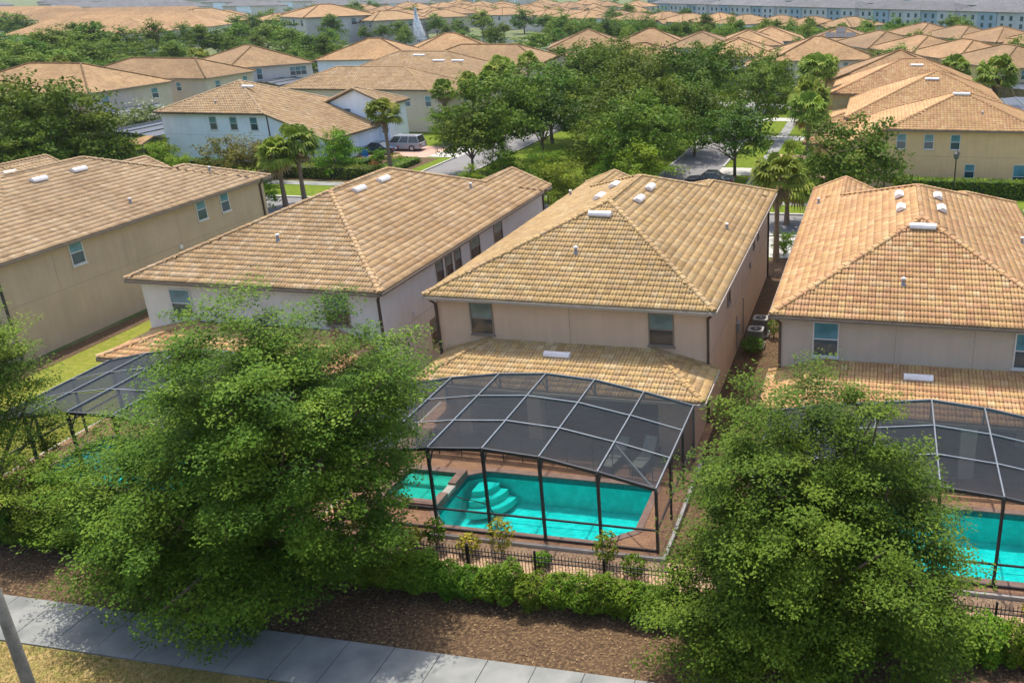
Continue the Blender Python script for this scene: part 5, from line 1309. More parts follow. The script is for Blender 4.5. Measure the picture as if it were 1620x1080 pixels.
rt_ = trunk_mesh('trunk', 0.05, 0.5, cl, 202, M_BARK, k=8)
plant('shrub_tree', c, rt_, -64.6, 80.4, 2.35, 0.4, 'rusty-leaved small tree before the blue-white wall, left one', 'tree', 'rusty shrub trees')
plant('shrub_tree', c, rt_, -61.2, 81.6, 2.0, 2.4, 'rusty-leaved small tree before the blue-white wall, right one', 'tree', 'rusty shrub trees')
c, cl = crown_mesh('crown', M_WHITEFL, 50, 70, 1.0, 0.3, 0.11, 0.6, squash=0.7, low=-0.6, seed=205, center=(0, 0, 0.95))
plant('flowering_tree', c, rt_, -94.4, 103.7, 2.7, 0.4, 'white flowering tree left of the blue-white house roof', 'tree')
LEFT = [(-86.2,78.8,4.54),(-79.3,76.4,4.79),(-75.5,76.0,2.6),(-81.6,72.5,3.09),(-77.9,72.8,3.37),(-97.7,88.0,3.53),(-101.3,80.9,3.98),(-92.0,82.0,4.0),(-106,78,4.2)]
for i, (x, y, r_) in enumerate(LEFT):
    c, t = OAK_C[(i * 2 + 1) % 6]; plant('oak_tree', c, t, x, y, r_, rnd.uniform(0, 6.28), 'dark oak of the thicket behind the beige house at the left', 'tree', 'oak thicket at the left')
BELT = [(-177.1,162.0,4.39),(-178.8,168.2,4.83),(-183.6,177.9,4.67),(-158.2,156.7,4.38),(-177.0,180.9,4.27),(-193.5,202.2,4.72),(-168.6,179.3,4.15),(-184.6,201.6,4.99),(-154.5,147.1,3.9),(-144.4,143.7,3.44),(-154.4,141.9,3.54),(-152.2,157.8,3.7),(-155.4,165.8,2.88),(-157.3,172.2,2.95),(-178.3,198.7,2.63),(-216.1,212.8,4.69),(-218.9,223.8,4.4),(-296.4,279.3,5.15),(-327.8,303.8,5.02),(-237.3,245.0,4.4),(-257.7,268.0,4.18),
 (-168,150,3.8),(-165,163,3.6),(-147,152,3.2),(-140,150,3.0),(-162,134,3.6),(-170,142,3.8),(-188,166,4.2),(-196,180,4.4),(-200,190,4.6),(-150,134,3.3),(-158,186,3.4),(-166,196,3.6)]
MID = [(-192.3,220.7,3.7),(-185.9,219.1,3.23),(-179.5,222.2,3.61),(-176.6,224.4,3.21),(-205.0,247.2,3.16),(-183.0,242.5,3.84),(-204.2,276.6,4.35),(-173.4,241.1,3.76),(-178.0,253.7,4.35),(-157.1,227.4,3.88),(-222.9,294.2,3.63),(-163.8,223.1,2.72),(-138.9,200.4,3.09),(-130.0,195.7,3.63),(-125.9,184.3,2.51),(-123.7,191.4,3.21),(-124.4,197.6,3.28),(-119.8,192.9,1.92),(-177.6,281.3,3.74),(-193.0,250.4,2.67),(-267.9,378.9,3.26),(-155.5,197.1,1.77),(-139.7,179.3,1.92),(-120.5,183.1,2.16),(-173.4,198.9,1.85),(-162.6,193.2,1.78),(-163.0,213.2,2.64),(-157.2,209.6,2.21),(-165.3,290.8,2.58),(-157.7,288.9,3.01),(-172.1,290.7,1.9),(-235.6,392.5,4.5),(-281.0,488.3,3.95),(-137.5,254.1,2.44),(-155.8,311.6,3.43),(-148.8,314.1,2.94),(-143.4,293.5,2.07),(-131.1,278.5,1.95),(-141.0,317.0,3.9),(-121.1,265.0,1.84),(-120.4,276.2,2.54),(-130.1,310.5,2.13),(-105.5,244.9,2.62),(-131.3,332.5,4.02),(-120.3,327.1,3.43),(-130.7,370.5,3.86),(-112.0,321.3,2.15),(-114.0,342.6,2.79),(-98.3,310.0,2.97),(-88.1,230.7,3.12),(-95.7,261.0,2.34),(-95.2,266.1,2.38),(-89.0,290.2,2.13),(-81.0,277.1,2.44),(-77.5,278.7,2.03),(-95.6,330.3,3.97),(-96.0,350.0,3.66),(-82.7,328.2,3.85),(-83.2,349.5,3.63),(-81.9,321.5,2.8),(-74.4,314.3,2.72),(-68.0,307.4,2.65),(-148.6,498.3,2.92),(-175.8,538.1,3.18),(-250.8,554.9,2.56),(-212.5,443.2,2.76),(-236.4,449.7,2.14),(-304.1,584.2,2.77),(-343.0,640.4,3.06),(-316.1,635.8,2.99),(-169.0,265.5,2.65),(-65.7,252.3,2.2),(-58.2,258.4,1.86)]
RIGHT = [(-69.8,330.8,3.62),(-68.1,323.6,2.21),(-64.4,321.7,2.26),(-56.7,318.1,2.81),(-55.8,323.0,2.2),(-50.7,315.5,2.86),(-48.7,314.0,2.51),(-41.3,309.7,2.33),(-37.3,307.1,2.38),(-33.4,304.1,2.12),(-33.9,273.5,2.11),(-24.6,296.3,2.07),(-20.2,293.5,1.82),(-53.7,492.6,1.74),(-32.9,452.4,1.59),(-20.5,429.4,1.81),(-4.7,286.3,2.44),(-1.8,281.5,1.97),(5.2,275.8,2.11),(10.1,262.8,2.47),(17.6,264.2,1.45),(27.5,251.9,1.59),(31.6,242.4,1.93),(33.0,232.8,1.86),(9.5,204.0,2.34),(7.4,213.6,1.92),(-22.7,230.5,2.45),(-36.6,237.5,2.19),(-20.0,235.6,1.73),(-3.0,212.6,1.42)]
for grp, lst, lab in (('tree belt at the upper left', BELT, 'green tree in the dense belt at the upper left'), ('trees round the fountain and the middle distance', MID, 'leafy tree in the middle distance between the tiled roofs'), ('trees before the townhouses', RIGHT, 'green tree in the belt before the blue townhouses')):
    for i, (x, y, r_) in enumerate(lst):
        c, t = FAR_C[rnd.randrange(5)]; plant('tree', c, t, x, y, r_ * 1.05, rnd.uniform(0, 6.28), lab, 'tree', grp, sz=r_ * (rnd.uniform(0.72, 0.92) if grp.startswith('tree belt') else rnd.uniform(0.85, 1.1)))
# the deeper parts of the far belts read as one mass of foliage
def far_wood(name, pts, seed):
    me, _ = crown_mesh('crown', M_FARLEAF, 40, 14, 1.0, 0.30, 0.20, 0.7, seed=seed, center=(0, 0, 1.15))
    n = len(me.vertices); v = np.empty(n * 3, dtype=np.float32); me.vertices.foreach_get('co', v); v = v.reshape(-1, 3)
    t = np.empty(len(me.polygons), dtype=np.float32); me.attributes['tint'].data.foreach_get('value', t)
    bpy.data.meshes.remove(me)
    Vs = []; Ts = []
    for (x, y, s_) in pts:
        a = rnd.uniform(0, 6.28); M = np.array([[math.cos(a), math.sin(a), 0], [-math.sin(a), math.cos(a), 0], [0, 0, 1]])
        Vs.append(v @ M * np.array([s_, s_, s_ * rnd.uniform(0.9, 1.25)]) + np.array([x, y, 0])); Ts.append(np.clip(t + rnd.uniform(-0.2, 0.2), 0, 1))
    V = np.concatenate(Vs); m = len(V) // 4
    tag(link(name, np_mesh(name, V, np.arange(4 * m).reshape(m, 4), M_FARLEAF, tint=np.concatenate(Ts))), kind='stuff')
pts = []
for i in range(75):
    t = rnd.random(); pts.append((-112 + 125 * t + rnd.uniform(-5, 5), 312 - 78 * t + rnd.uniform(-13, 13), rnd.uniform(2.2, 3.4)))
far_wood('tree_belt_foliage', pts, 501)
far_wood('far_wood_foliage', [(rnd.uniform(-330, -150), rnd.uniform(380, 620), rnd.uniform(2, 3.4)) for _ in range(80)], 502)
for i in range(30):
    t = (i + 0.5) / 30; x = -110 + 122 * t + rnd.uniform(-2, 2); y = 298 - 78 * t + rnd.uniform(-6, 4)
    c, tr = FAR_C[rnd.randrange(5)]; s_ = rnd.uniform(2.2, 3.3); plant('tree', c, tr, x, y, s_, rnd.uniform(0, 6.28), 'green tree in the belt before the blue townhouses', 'tree', 'trees before the townhouses', sz=s_ * rnd.uniform(0.9, 1.2))
HC = [o.location.copy() for o in COL.objects if o.get('category') == 'house']
i = 0
while i < 85:
    x = rnd.uniform(-75, 48); y = rnd.uniform(158, 268)
    if any((h.x - x) ** 2 + (h.y - y) ** 2 < 118 for h in HC): continue
    c, tr = FAR_C[rnd.randrange(5)]; s_ = rnd.uniform(1.9, 3.0); plant('tree', c, tr, x, y, s_, rnd.uniform(0, 6.28), 'garden tree between the tiled roofs beyond the boulevard', 'tree', 'garden trees beyond the boulevard', sz=s_ * rnd.uniform(1.0, 1.35)); i += 1

# palms
def palm_crown(name, R_, nleaf, seed, skirt=5):
    g = np.random.default_rng(seed); V = []; F = []; T = []; FM = []
    for k in range(nleaf + skirt):
        dry = k >= nleaf
        az = g.uniform(0, 6.28); el = g.uniform(-0.9, -0.5) if dry else math.asin(np.clip(g.uniform(-0.45, 1.0), -1, 1))
        L = R_ * g.uniform(0.45, 0.6); d = np.array([math.cos(az) * math.cos(el), math.sin(az) * math.cos(el), math.sin(el)])
        side = unit(np.cross(d, [0, 0, 1.0])[None] + 1e-6)[0]; up = np.cross(side, d)
        hub = d * L; tb = g.normal(0.15 if dry else 0.5, 0.15)
        b = len(V); w = 0.018 * R_
        V += [-side * w, side * w, hub + side * w, hub - side * w]; F.append((b, b + 1, b + 2, b + 3)); T.append(tb); FM.append(1 if dry else 0)
        ns = 13
        for j in range(ns):
            a = (j / (ns - 1) - 0.5) * 3.6
            sd = d * math.cos(a) + side * math.sin(a) + up * 0.18 * math.cos(2 * a)
            ln = R_ * g.uniform(0.42, 0.52) * (1 - 0.12 * abs(a))
            m = hub + sd * ln * 0.55; e = hub + sd * ln * 0.92 + np.array([0, 0, -ln * g.uniform(0.25, 0.6)])
            pw = np.cross(sd, up); pw = pw / (np.linalg.norm(pw) + 1e-9) * R_ * 0.05
            b = len(V); V += [hub - pw * 0.3, hub + pw * 0.3, m + pw, m - pw, e]
            F.append((b, b + 1, b + 2, b + 3)); F.append((b + 3, b + 2, b + 4, b + 4)); T += [tb + g.normal(0, .1)] * 2; FM += [1 if dry else 0] * 2
    me = bpy.data.meshes.new(name)
    me.from_pydata([tuple(v) for v in V], [], [f if f[2] != f[3] else f[:3] for f in F])
    me.materials.append(M_PALM); me.materials.append(M_PALMDRY); me.polygons.foreach_set('material_index', np.array(FM, dtype=np.int32))
    a = me.attributes.new('tint', 'FLOAT', 'FACE'); a.data.foreach_set('value', np.clip(np.array(T, dtype=np.float32), 0, 1)); me.update()
    return me
PALM_C = [palm_crown('crown', 1.0, 48, 300 + k) for k in range(3)]
def palm_trunk(h, r=0.21):
    b = MB(); n = int(h / 0.35) + 1
    for k in range(n):
        z0, z1 = h * k / n, h * (k + 1) / n
        rr = r * (1.25 - 0.4 * min(1, z0 / (0.4 * h))); rr2 = r * 1.35 if z0 > 0.72 * h else rr
        b.cyl((0, 0, z0 - (0.1 if k == 0 else 0)), (0, 0, z1), rr2, (rr2 if z0 > 0.72 * h else rr) * 0.93, 9, cap=False)
    if h > 2.5:
        g = random.Random(int(h * 10))
        for k in range(26):
            z = h * (0.72 + 0.27 * k / 26); t = k * 2.4; rr = r * 1.35
            b.cyl((rr * .8 * math.cos(t), rr * .8 * math.sin(t), z - .1), (rr * 1.5 * math.cos(t), rr * 1.5 * math.sin(t), z + .18), .035, .015, 4)
    return b.mesh('trunk', M_PALMBARK)
def palm(x, y, R_, h, label, group='sabal palms', k=0):
    root = empty('palm_tree', (x, y, 0), rnd.uniform(0, 6.28)); tag(root, label, 'palm', group)
    link('trunk', palm_trunk(h), root)
    c = link('crown', PALM_C[k % 3], root, (0, 0, h + 0.15 * R_)); c.scale = (R_, R_, R_)
PALMS = [(-8.4,121.3,2.4,7,'palm with a full crown, farthest of the clump before the tan houses'),(-7.4,98.9,2.1,6.6,'palm in the middle of the clump before the tan houses'),(-6.9,90.5,2.0,6.2,'nearest palm of the clump before the tan hedge house'),(-6.7,61.8,1.8,5.8,'slim palm with a bare trunk in the gap between the two right-hand houses'),
 (14.0,122.7,2.6,6.5,'big date palm beside the cages at the right edge'),(10.1,136.4,2.1,6,'ragged palm left of the big date palm'),(-50.2,86.4,1.73,6,'palm with a pale heart before the blue-white gable'),(-51.2,110.1,1.6,6.4,'left one of the twin palms behind the parked cars'),(-49.6,111.2,1.6,6.4,'right one of the twin palms behind the parked cars'),(-50.8,117.5,1.9,7,'palm left of the boulevard oaks, before the wide hip roof'),
 (-52.4,123.2,1.92,7,'tall palm behind the boulevard palms on the left'),(-52.7,71.8,1.75,4.3,'left palm of the pair at the front of the beige house'),(-51.8,73.4,2.0,4.9,'right and taller palm of the pair at the front of the beige house'),(-52.8,105.4,1.5,6,'palm beside the olive bush behind the silver car'),(-7.6,128.6,1.8,7,'palm at the far side of the right sidewalk'),(-10.2,137.4,1.8,6.5,'palm at the top of the right sidewalk'),(-53.3,135.3,1.6,7,'palm before the street gable on the left'),(9.6,66.4,1.5,1.6,'low fan palm at the front right corner of the grey house'),
 (-123.0,150.9,1.9,6,'palm standing between the back-row roofs'),(-138.0,135.9,1.6,6,'palm in the tree belt with a reddish trunk'),(-60.8,66.3,1.8,2.6,'low palm behind the ridge of the beige house'),(-63.1,66.1,1.5,2.4,'lower palm left of it behind the beige house'),(-7.0,72.0,2.0,2.9,'bushy palm behind the slim palm trunk')]
for i, (x, y, r_, h, lab) in enumerate(PALMS): palm(x, y, r_ * 1.28, h, lab, k=i)

# hedges
def hedge_bush_mesh(k, mat=M_HEDGE):
    g = np.random.default_rng(400 + k); n = 3000
    q = unit(g.normal(0, 1, (n, 3))) * (g.uniform(0.55, 1.0, (n, 1)) ** 0.5)
    lump = 1 + 0.15 * np.sin(5 * q[:, 2:3] + k) + 0.12 * np.sin(4 * np.arctan2(q[:, 1:2], q[:, 0:1]) + 2 * k)
    P = q * lump * np.array([0.60, 0.52, 0.80]); P[:, 2] = np.maximum(P[:, 2], -0.78); P[:, 2] += 0.80
    V, F = leaf_mesh_arrays(P, q, 0.11, 0.45, up=0.4, outw=0.7, r=g)
    cl = np.sin(P[:, 0] * 9 + k) * np.sin(P[:, 2] * 7) * np.sin(P[:, 1] * 8) * 0.2
    return np_mesh('foliage', V, F, mat, tint=np.clip(0.5 + cl + g.normal(0, 0.2, n), 0, 1))
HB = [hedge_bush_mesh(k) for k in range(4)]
HB_LIT = [hedge_bush_mesh(k + 4, M_LIME) for k in range(2)]  # sunlit end of the hedge: sunlight put into lighter leaves
ORD = ['one', 'two', 'three', 'four', 'five', 'six', 'seven', 'eight', 'nine', 'ten', 'eleven', 'twelve', 'thirteen', 'fourteen', 'fifteen', 'sixteen', 'seventeen', 'eighteen', 'nineteen', 'twenty', 'twenty-one', 'twenty-two']
x = -34.0; i = 0; I0 = None
while x < 13.5:
    if I0 is None and x > -17: I0 = i
    yy = 22.55 + rnd.uniform(-0.08, 0.08)
    s_ = rnd.uniform(0.94, 1.12)
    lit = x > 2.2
    root = empty('hedge_bush', (x, yy, -0.02), rnd.uniform(0, 6.28)); root.scale = (s_, s_, s_ * rnd.uniform(0.76, 0.92))
    tag(root, 'clipped hedge bush at the right edge, sunlight put into its yellow-green leaves' if lit else ('hedge bush before the middle pool fence, number %s from the left oak' % ORD[i - I0] if -17 < x < -5.2 else 'bush of the podocarpus hedge standing in the shade of the oaks'), 'hedge bush', 'hedge on the mulch bed')
    link('foliage', (HB_LIT[i % 2] if lit else HB[i % 4]), root)
    b = MB(); b.cyl((0, 0, -0.05), (0.02, 0.01, 0.9), 0.03, 0.015, 6)
    if i == 0: STEM = b.mesh('stem', M_BARK)
    link('stem', STEM, root)
    x += rnd.uniform(0.66, 0.84); i += 1
def hedge_block(x0, x1, y0, y1, h, label, mat=M_HEDGE, dens=110, leaf=0.13):
    root = empty('hedge', ((x0 + x1) / 2, (y0 + y1) / 2, 0)); tag(root, label, 'hedge')
    a, c = (x1 - x0) / 2, (y1 - y0) / 2
    b = MB(); b.box(-a + 0.12, a - 0.12, -c + 0.12, c - 0.12, -0.05, h - 0.12); b.build('core', M_HEDGECORE, root)
    area = [2 * a * h, 2 * a * h, 2 * c * h, 2 * c * h, 4 * a * c]; P = []; O = []
    for k, A in enumerate(area):
        n = int(A * dens); u = rng.uniform(-1, 1, (n, 1)); v = rng.uniform(0, 1, (n, 1)); z0 = np.zeros((n, 1)); j = rng.uniform(-0.1, 0.06, (n, 1))
        if k == 0: P.append(np.hstack([u * a, z0 - c - j, v * h])); O.append(np.tile([0, -1, 0], (n, 1)))
        elif k == 1: P.append(np.hstack([u * a, z0 + c + j, v * h])); O.append(np.tile([0, 1, 0], (n, 1)))
        elif k == 2: P.append(np.hstack([z0 - a - j, u * c, v * h])); O.append(np.tile([-1, 0, 0], (n, 1)))
        elif k == 3: P.append(np.hstack([z0 + a + j, u * c, v * h])); O.append(np.tile([1, 0, 0], (n, 1)))
        else: P.append(np.hstack([u * a, (v * 2 - 1) * c, z0 + h + j])); O.append(np.tile([0, 0, 1], (n, 1)))
    P = np.concatenate(P); O = np.concatenate(O).astype(float)
    V, F = leaf_mesh_arrays(P, O, leaf, 0.55, up=0.2, outw=0.9)
    link('foliage', np_mesh('foliage', V, F, mat, tint=np.clip(0.5 + 0.2 * np.sin(P[:, 0] * 2.3) + rng.normal(0, 0.2, len(P)), 0, 1)), root)
M_HEDGECORE = plain('hedge_core', (0.02, 0.03, 0.012), 0.9)
hedge_block(1.6, 16.0, 83.4, 84.9, 1.55, 'long clipped hedge before the tan house at the right', M_LIME, 70, 0.2)
sheet('garden_bed', -66, -49.4, 82.3, 95.6, -0.02, M_MULCH)
hedge_block(-62.5, -50.6, 83.2, 85.4, 1.2, 'low clipped hedge along the corner garden, front tier', M_LIME, 60, 0.2)
hedge_block(-63.0, -53.5, 86.6, 88.6, 1.2, 'clipped hedge of the corner garden, rear tier', M_HEDGE, 60, 0.2)
hedge_block(-52.6, -50.2, 85.8, 93.0, 0.6, 'low hedge running up to the cars in the corner garden', M_LIME, 60, 0.2)
hedge_block(-76, -68, 84.5, 86.0, 1.3, 'dark clipped hedge at the foot of the blue-white wall', M_HEDGE, 50, 0.2)

# planting between the deck and the fence
def garden_plant(x, y, h, r_, mat, label, leaf=0.16, n=300, stemmed=True):
    root = empty('garden_plant', (x, y, 0), rnd.uniform(0, 6.28)); tag(root, label, 'plant', 'plants between the deck and the fence')
    g = np.random.default_rng(int(abs(x) * 100)); q = unit(g.normal(0, 1, (n, 3))) * g.uniform(0.3, 1, (n, 1)) ** 0.5
    P = q * np.array([r_, r_, h * 0.42]); P[:, 2] += h * 0.58
    V, F = leaf_mesh_arrays(P, q, leaf, 0.4, up=0.5, outw=0.5, droop=0.25, r=g)
    link('foliage', np_mesh('foliage', V, F, mat, tint=np.clip(g.normal(0.5, 0.25, n), 0, 1)), root)
    b = MB()
    for k in range(4): b.cyl((0.03 * k - .05, 0, -0.05), (r_ * 0.5 * math.cos(k * 1.6), r_ * 0.5 * math.sin(k * 1.6), h * 0.8), 0.015, 0.008, 5)
    b.build('stem', M_BARK, root)
for i, (x, y, h, r_, m, lab) in enumerate(((-17.6, 24.7, 0.9, 0.7, M_RUSTY, 'rusty leafy plant behind the fence, nearest the big oak'), (-16.5, 24.8, 1.0, 0.6, M_LIME, 'green plant behind the fence at the spa corner'), (-15.55, 24.7, 0.9, 0.5, M_YSHRUB, 'yellow-green plant in front of the spa corner post'), (-14.7, 24.9, 1.3, 0.4, M_LIME, 'upright green plant in front of the pool, left of the yellow one'), (-13.4, 24.8, 0.8, 0.45, M_YSHRUB, 'low yellow plant before the second cage post'), (-12.15, 24.8, 1.7, 0.5, M_YSHRUB, 'tall bright yellow plant in front of the pool'), (-8.35, 24.9, 1.5, 0.45, M_LIME, 'fresh green plant by the last fence post before the right oak'), (-7.3, 24.6, 0.8, 0.5, M_HEDGE, 'low dark plant at the right end of the middle fence'), (5.8, 24.8, 0.5, 0.5, M_YSHRUB, 'low yellow plant behind the fence at the right edge'), (-10.6, 24.6, .5, .35, M_HEDGE, 'small dark plant in the soil strip behind the fence'))):
    garden_plant(x, y, h, r_, m, lab)
garden_plant(-6.0, 44.55, 1.0, 0.7, M_LIME, 'leafy shrub screening the condensers', leaf=0.12, n=700)
garden_plant(-5.15, 47.0, 1.2, 0.4, M_HEDGE, 'narrow shrub right of the condensers', leaf=0.12, n=400)
for i, (x, y, m) in enumerate(((-56.6, 88.2, M_REDFL), (-54.0, 88.5, M_REDFL), (-57.8, 89.5, M_YSHRUB), (-52.8, 92.2, M_YSHRUB), (-54.9, 92.0, M_LIME))):
    garden_plant(x, y, 1.1, 1.0, m, ('red-flowering plant left of the round tree in the corner garden', 'red-flowering plant right of the round tree in the corner garden', 'yellow plant behind the round tree in the corner garden', 'yellow plant in front of the parked cars', 'spiky plant beside the round sign')[i], leaf=0.25, n=220)
b = MB()
for _ in range(11000):
    x = rnd.uniform(-36, 14); y = rnd.uniform(19.95, 25.4)
    if 23.74 < y < 23.76: continue
    a = rnd.uniform(0, 6.28); l = rnd.uniform(0.012, 0.048); w = l * rnd.uniform(.3, .7); ca, sa = math.cos(a), math.sin(a)
    z = 0.006 + rnd.uniform(0, 0.02); t1 = rnd.uniform(-.02, .02)
    b.quad((x - ca * l, y - sa * l, z), (x + sa * w, y - ca * w, z + t1), (x + ca * l, y + sa * l, z), (x - sa * w, y + ca * w, z - t1 + 0.004))
tag(b.build('mulch_chips', M_CHIP), kind='stuff')
M_DRYBLADE = leaf_mat('dry_grass', [(0.0, (0.16, 0.16, 0.04)), (0.5, (0.33, 0.25, 0.09)), (1.0, (0.48, 0.37, 0.17))], trans=0.2)
n = 22000
P = np.stack([rng.uniform(-27, -8, n), rng.uniform(15.2, 17.9, n), np.full(n, 0.02)], 1)
V, F = leaf_mesh_arrays(P, np.zeros((n, 3)), 0.11, 0.16, up=0.1, jit=1.5)
tag(link('grass', np_mesh('grass', V, F, M_DRYBLADE, tint=np.clip(0.5 + 0.25 * np.sin(P[:, 0] * 1.7 + P[:, 1]) + rng.normal(0, .2, n), 0, 1))), kind='stuff')

# ------------------------------------------------------------------ parked vehicles
def car(name, x, y, rz, L, Wd, Ht, hood, body, label, suv=True):
    root = empty(name, (x, y, 0), rz); tag(root, label, 'car', 'parked cars')
    h = L / 2; w = Wd / 2; belt = Ht * (0.56 if suv else 0.62); gc = 0.28
    paint, nt, bs = new_mat(name + '_paint'); bs.inputs['Base Color'].default_value = (*body, 1); bs.inputs['Roughness'].default_value = 0.3; bs.inputs['Metallic'].default_value = 0.4; bs.inputs['Coat Weight'].default_value = 0.6
    def loft(prof, mats, nm, m):
        b = MB()
        for (x0, z0a, z1a, wa), (x1, z0b, z1b, wb) in zip(prof, prof[1:]):
            b.hexa([(x0, -wa, z0a), (x1, -wb, z0b), (x1, wb, z0b), (x0, wa, z0a), (x0, -wa * .95, z1a), (x1, -wb * .95, z1b), (x1, wb * .95, z1b), (x0, wa * .95, z1a)])
        o = b.build(nm, m, root)
        md = o.modifiers.new('soften', 'BEVEL'); md.width = 0.05; md.segments = 2; md.limit_method = 'ANGLE'
        return o
    # +x is the front
    loft([(-h, 0.42, belt * .93, w * .93), (-h + .18, gc, belt, w), (h - hood, gc, belt, w), (h - .25, gc + .02, belt * .88, w * .97), (h, .40, belt * .72, w * .86)], None, 'body', paint)
    rear = -h + (0.12 if suv else 0.95); front = h - hood - (0.05 if suv else .1)
    b = MB(); tb = w * .78
    b.hexa([(rear, -w * .93, belt), (front, -w * .93, belt), (front, w * .93, belt), (rear, w * .93, belt), (rear + (.22 if suv else .75), -tb, Ht - .05), (front - .75, -tb, Ht - .05), (front - .75, tb, Ht - .05), (rear + (.22 if suv else .75), tb, Ht - .05)])
    b.build('window', M_PANE_LO, root)
    b = MB(); b.box(rear + (.18 if suv else .7), front - .68, -tb - .02, tb + .02, Ht - .065, Ht); o = b.build('roof', paint, root)
    md = o.modifiers.new('soften', 'BEVEL'); md.width = 0.03; md.segments = 2
    b = MB()
    for f in (0.0, 0.36, 0.68, 1.0):
        xb = rear + (front - rear) * f; xt = rear + (.22 if suv else .75) + (front - .75 - rear - (.22 if suv else .75)) * f
        for sgn in (-1, 1): b.bar((xb, sgn * (w * .93 + .008), belt - .02), (xt, sgn * (tb + .008), Ht - .05), 0.09, 0.03, up=(0, sgn, 0))
    b.build('pillar', paint, root)
    if suv:
        b = MB()
        for sgn in (-1, 1): b.bar((rear + .4, sgn * tb * .9, Ht + .05), (front - 1.0, sgn * tb * .9, Ht + .05), .04, .04)
        b.build('roof_rack', M_BRONZE, root)
    b = MB(); b.cyl((0, -.11, 0), (0, .11, 0), .37, .37, 18); tyre = b.mesh('tyre', M_RUBBER)
    b = MB(); b.cyl((0, -.118, 0), (0, .118, 0), .23, .23, 14); rim = b.mesh('rim', plain('wheel_rim', (.45, .45, .46), .35, .6)) if 'rim' not in WIN_CACHE else WIN_CACHE['rim']
    WIN_CACHE['rim'] = rim
    for xx in (-h + L * .19, h - L * .18):
        for sgn in (-1, 1):
            wl = empty('wheel', (xx, sgn * (w - .09), .37)); wl.parent = root
            link('tyre', tyre, wl); link('rim', rim, wl)
    for sgn in (-1, 1):
        b = MB(); b.box(-h - .01, -h + .06, sgn * w * .86 - .09, sgn * w * .86 + .09, belt * .62, belt * .95); b.build('tail_light', plain('tail_light', (.35, .02, .02), .3), root)
        b = MB(); b.box(h - .06, h + .012, sgn * w * .66 - .16, sgn * w * .66 + .16, belt * .55, belt * .70); b.build('headlight', plain('headlight', (.7, .72, .75), .15), root)
    b = MB(); b.box(-h - .06, -h + .05, -w * .9, w * .9, .38, .58); b.build('bumper', paint, root)
    b = MB(); b.box(-h - .068, -h - .055, -.26, .26, .62, .76); b.build('number_plate', M_VENT, root)
    return root
car('silver_car', -56.3, 100.1, R(183), 5.5, 2.0, 1.78, 1.5, (0.45, 0.46, 0.49), 'silver long-roofed family car on the paver driveway by the blue-white house', True)
car('blue_car', -58.0, 97.3, R(183), 4.7, 1.82, 1.45, 1.3, (0.035, 0.07, 0.12), 'dark blue car beside the silver one on the paver driveway', False)
car('dark_car', -15.9, 85.2, R(180), 4.7, 1.85, 1.5, 1.3, (0.02, 0.025, 0.04), 'dark car parked at the kerb above the ridge of the middle house', False)

# ------------------------------------------------------------------ street furniture
root = empty('street_lamp', (6.85, 82.9, 0)); tag(root, 'black lantern lamp post before the tan hedge house', 'street lamp')
b = MB(); b.cyl((0, 0, -.1), (0, 0, .5), .12, .09, 10); b.cyl((0, 0, .5), (0, 0, 3.6), .07, .05, 10); b.build('post', M_BLACK, root)
b = MB(); b.cyl((0, 0, 3.6), (0, 0, 3.7), .12, .22, 8); b.cyl((0, 0, 3.7), (0, 0, 4.1), .2, .26, 8); b.build('lantern', glass_mat('lamp_glass', (.10, .13, .14)), root)
b = MB(); b.cyl((0, 0, 4.1), (0, 0, 4.35), .34, .06, 8); b.cyl((0, 0, 4.35), (0, 0, 4.5), .03, .02, 6); b.build('cap', M_BLACK, root)
root = empty('garden_sign', (-55.3, 90.3, 0)); tag(root, 'blue and white sign on a post in the corner garden bed', 'sign')
b = MB(); b.box(-.05, .05, -.04, .04, 0, 1.6); b.build('post', M_TRIM, root)
b = MB(); b.box(-.42, .42, -.10, -.045, 1.05, 1.75); b.build('blue_panel', plain('sign_blue', (.03, .22, .55), .4), root)
b = MB(); b.cyl((.1, -.12, .55), (.1, -.05, .55), .48, .48, 18); b.build('white_disc', plain('sign_white', (.55, .6, .68), .4), root)
root = empty('utility_box', (-52.0, 103.6, 0)); tag(root, 'green utility cabinet on the grass behind the silver car', 'utility box')
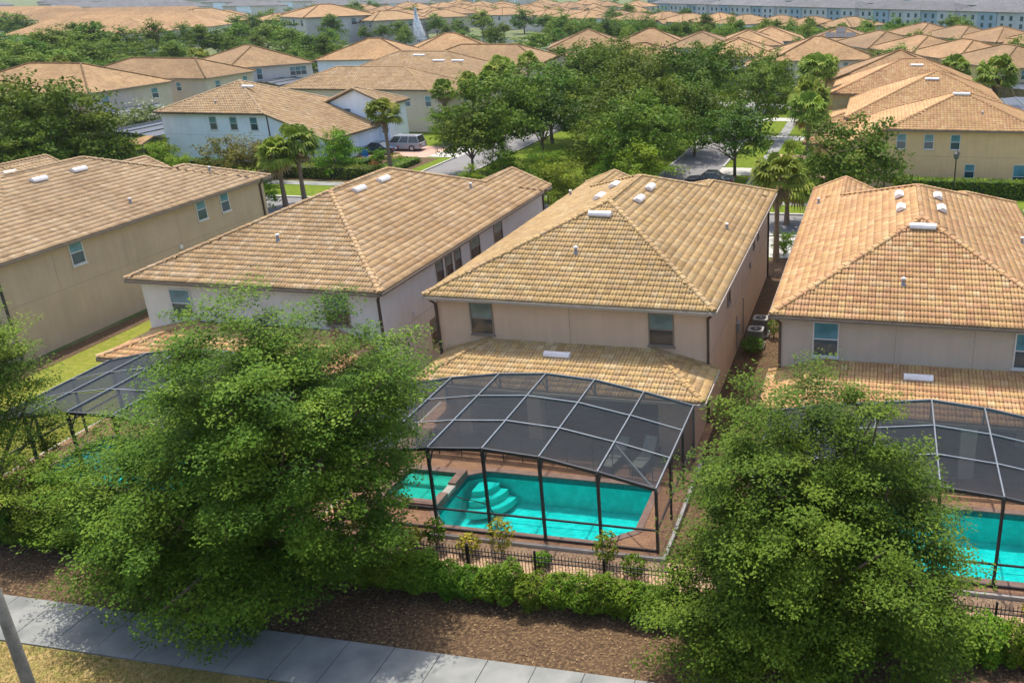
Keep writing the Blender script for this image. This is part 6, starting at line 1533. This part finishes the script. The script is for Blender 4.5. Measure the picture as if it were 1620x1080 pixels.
b = MB(); b.box(-.6, .6, -.5, .5, -.05, .1); b.build('pad', M_CONC_TRIM, root); b = MB(); b.box(-.5, .5, -.4, .4, .103, 1.0); b.build('cabinet', plain('utility_green', (.10, .22, .17), .5), root); b = MB(); b.box(-.53, .53, -.43, .43, 1.003, 1.06); b.build('lid', plain('utility_green_lid', (.13, .26, .2), .5), root)

# ------------------------------------------------------------------ the pond and its fountain
b = MB(); b.quad(*[(-150 + 34 * math.cos(t), 290 + 17 * math.sin(t), -0.02) for t in [2 * math.pi * i / 40 for i in range(40)]]); tag(b.build('pond', M_POND), kind='structure')
m, nt, bs = new_mat('fountain_spray'); tr = N(nt, 'ShaderNodeBsdfTransparent'); mx = N(nt, 'ShaderNodeMixShader'); mx.inputs[0].default_value = .5; bs.inputs['Base Color'].default_value = (.85, .88, .92, 1); bs.inputs['Roughness'].default_value = .6
nt.links.new(tr.outputs[0], mx.inputs[1]); nt.links.new(bs.outputs[0], mx.inputs[2]); nt.links.new(mx.outputs[0], nt.nodes['Material Output'].inputs['Surface'])
root = empty('fountain', (-153.5, 293, 0)); tag(root, 'tall white water jet rising from the pond', 'fountain')
n = 5000; u = rng.uniform(0, 1, n) ** 0.8; ang = rng.uniform(0, 6.28, n); rad = (0.15 + 2.3 * (1 - u)) * np.sqrt(rng.uniform(0, 1, n))
P = np.stack([rad * np.cos(ang) + 0.9 * (1 - u) ** 2, rad * np.sin(ang), u * 10.5], 1)
V, F = leaf_mesh_arrays(P, np.zeros((n, 3)), 0.3, 0.6, up=0.0, jit=1.5)
link('spray', np_mesh('spray', V, F, m), root)
b = MB(); b.cyl((0, 0, -.1), (0, 0, .3), .6, .4, 12); b.build('nozzle', M_BRONZE, root)

# ------------------------------------------------------------------ air
if HAZE_DENSITY > 0:
    b = MB(); b.box(-1500, 1500, -300, 1600, -1.6, 19.6)
    m = bpy.data.materials.new('haze_air'); m.use_nodes = True; nt = m.node_tree
    nt.nodes.remove(nt.nodes['Principled BSDF'])
    pv = N(nt, 'ShaderNodeVolumePrincipled'); pv.inputs['Color'].default_value = (.80, .88, 1.0, 1); pv.inputs['Density'].default_value = HAZE_DENSITY; pv.inputs['Anisotropy'].default_value = 0.2
    nt.links.new(pv.outputs[0], nt.nodes['Material Output'].inputs['Volume'])
    tag(b.build('haze', m), kind='stuff')
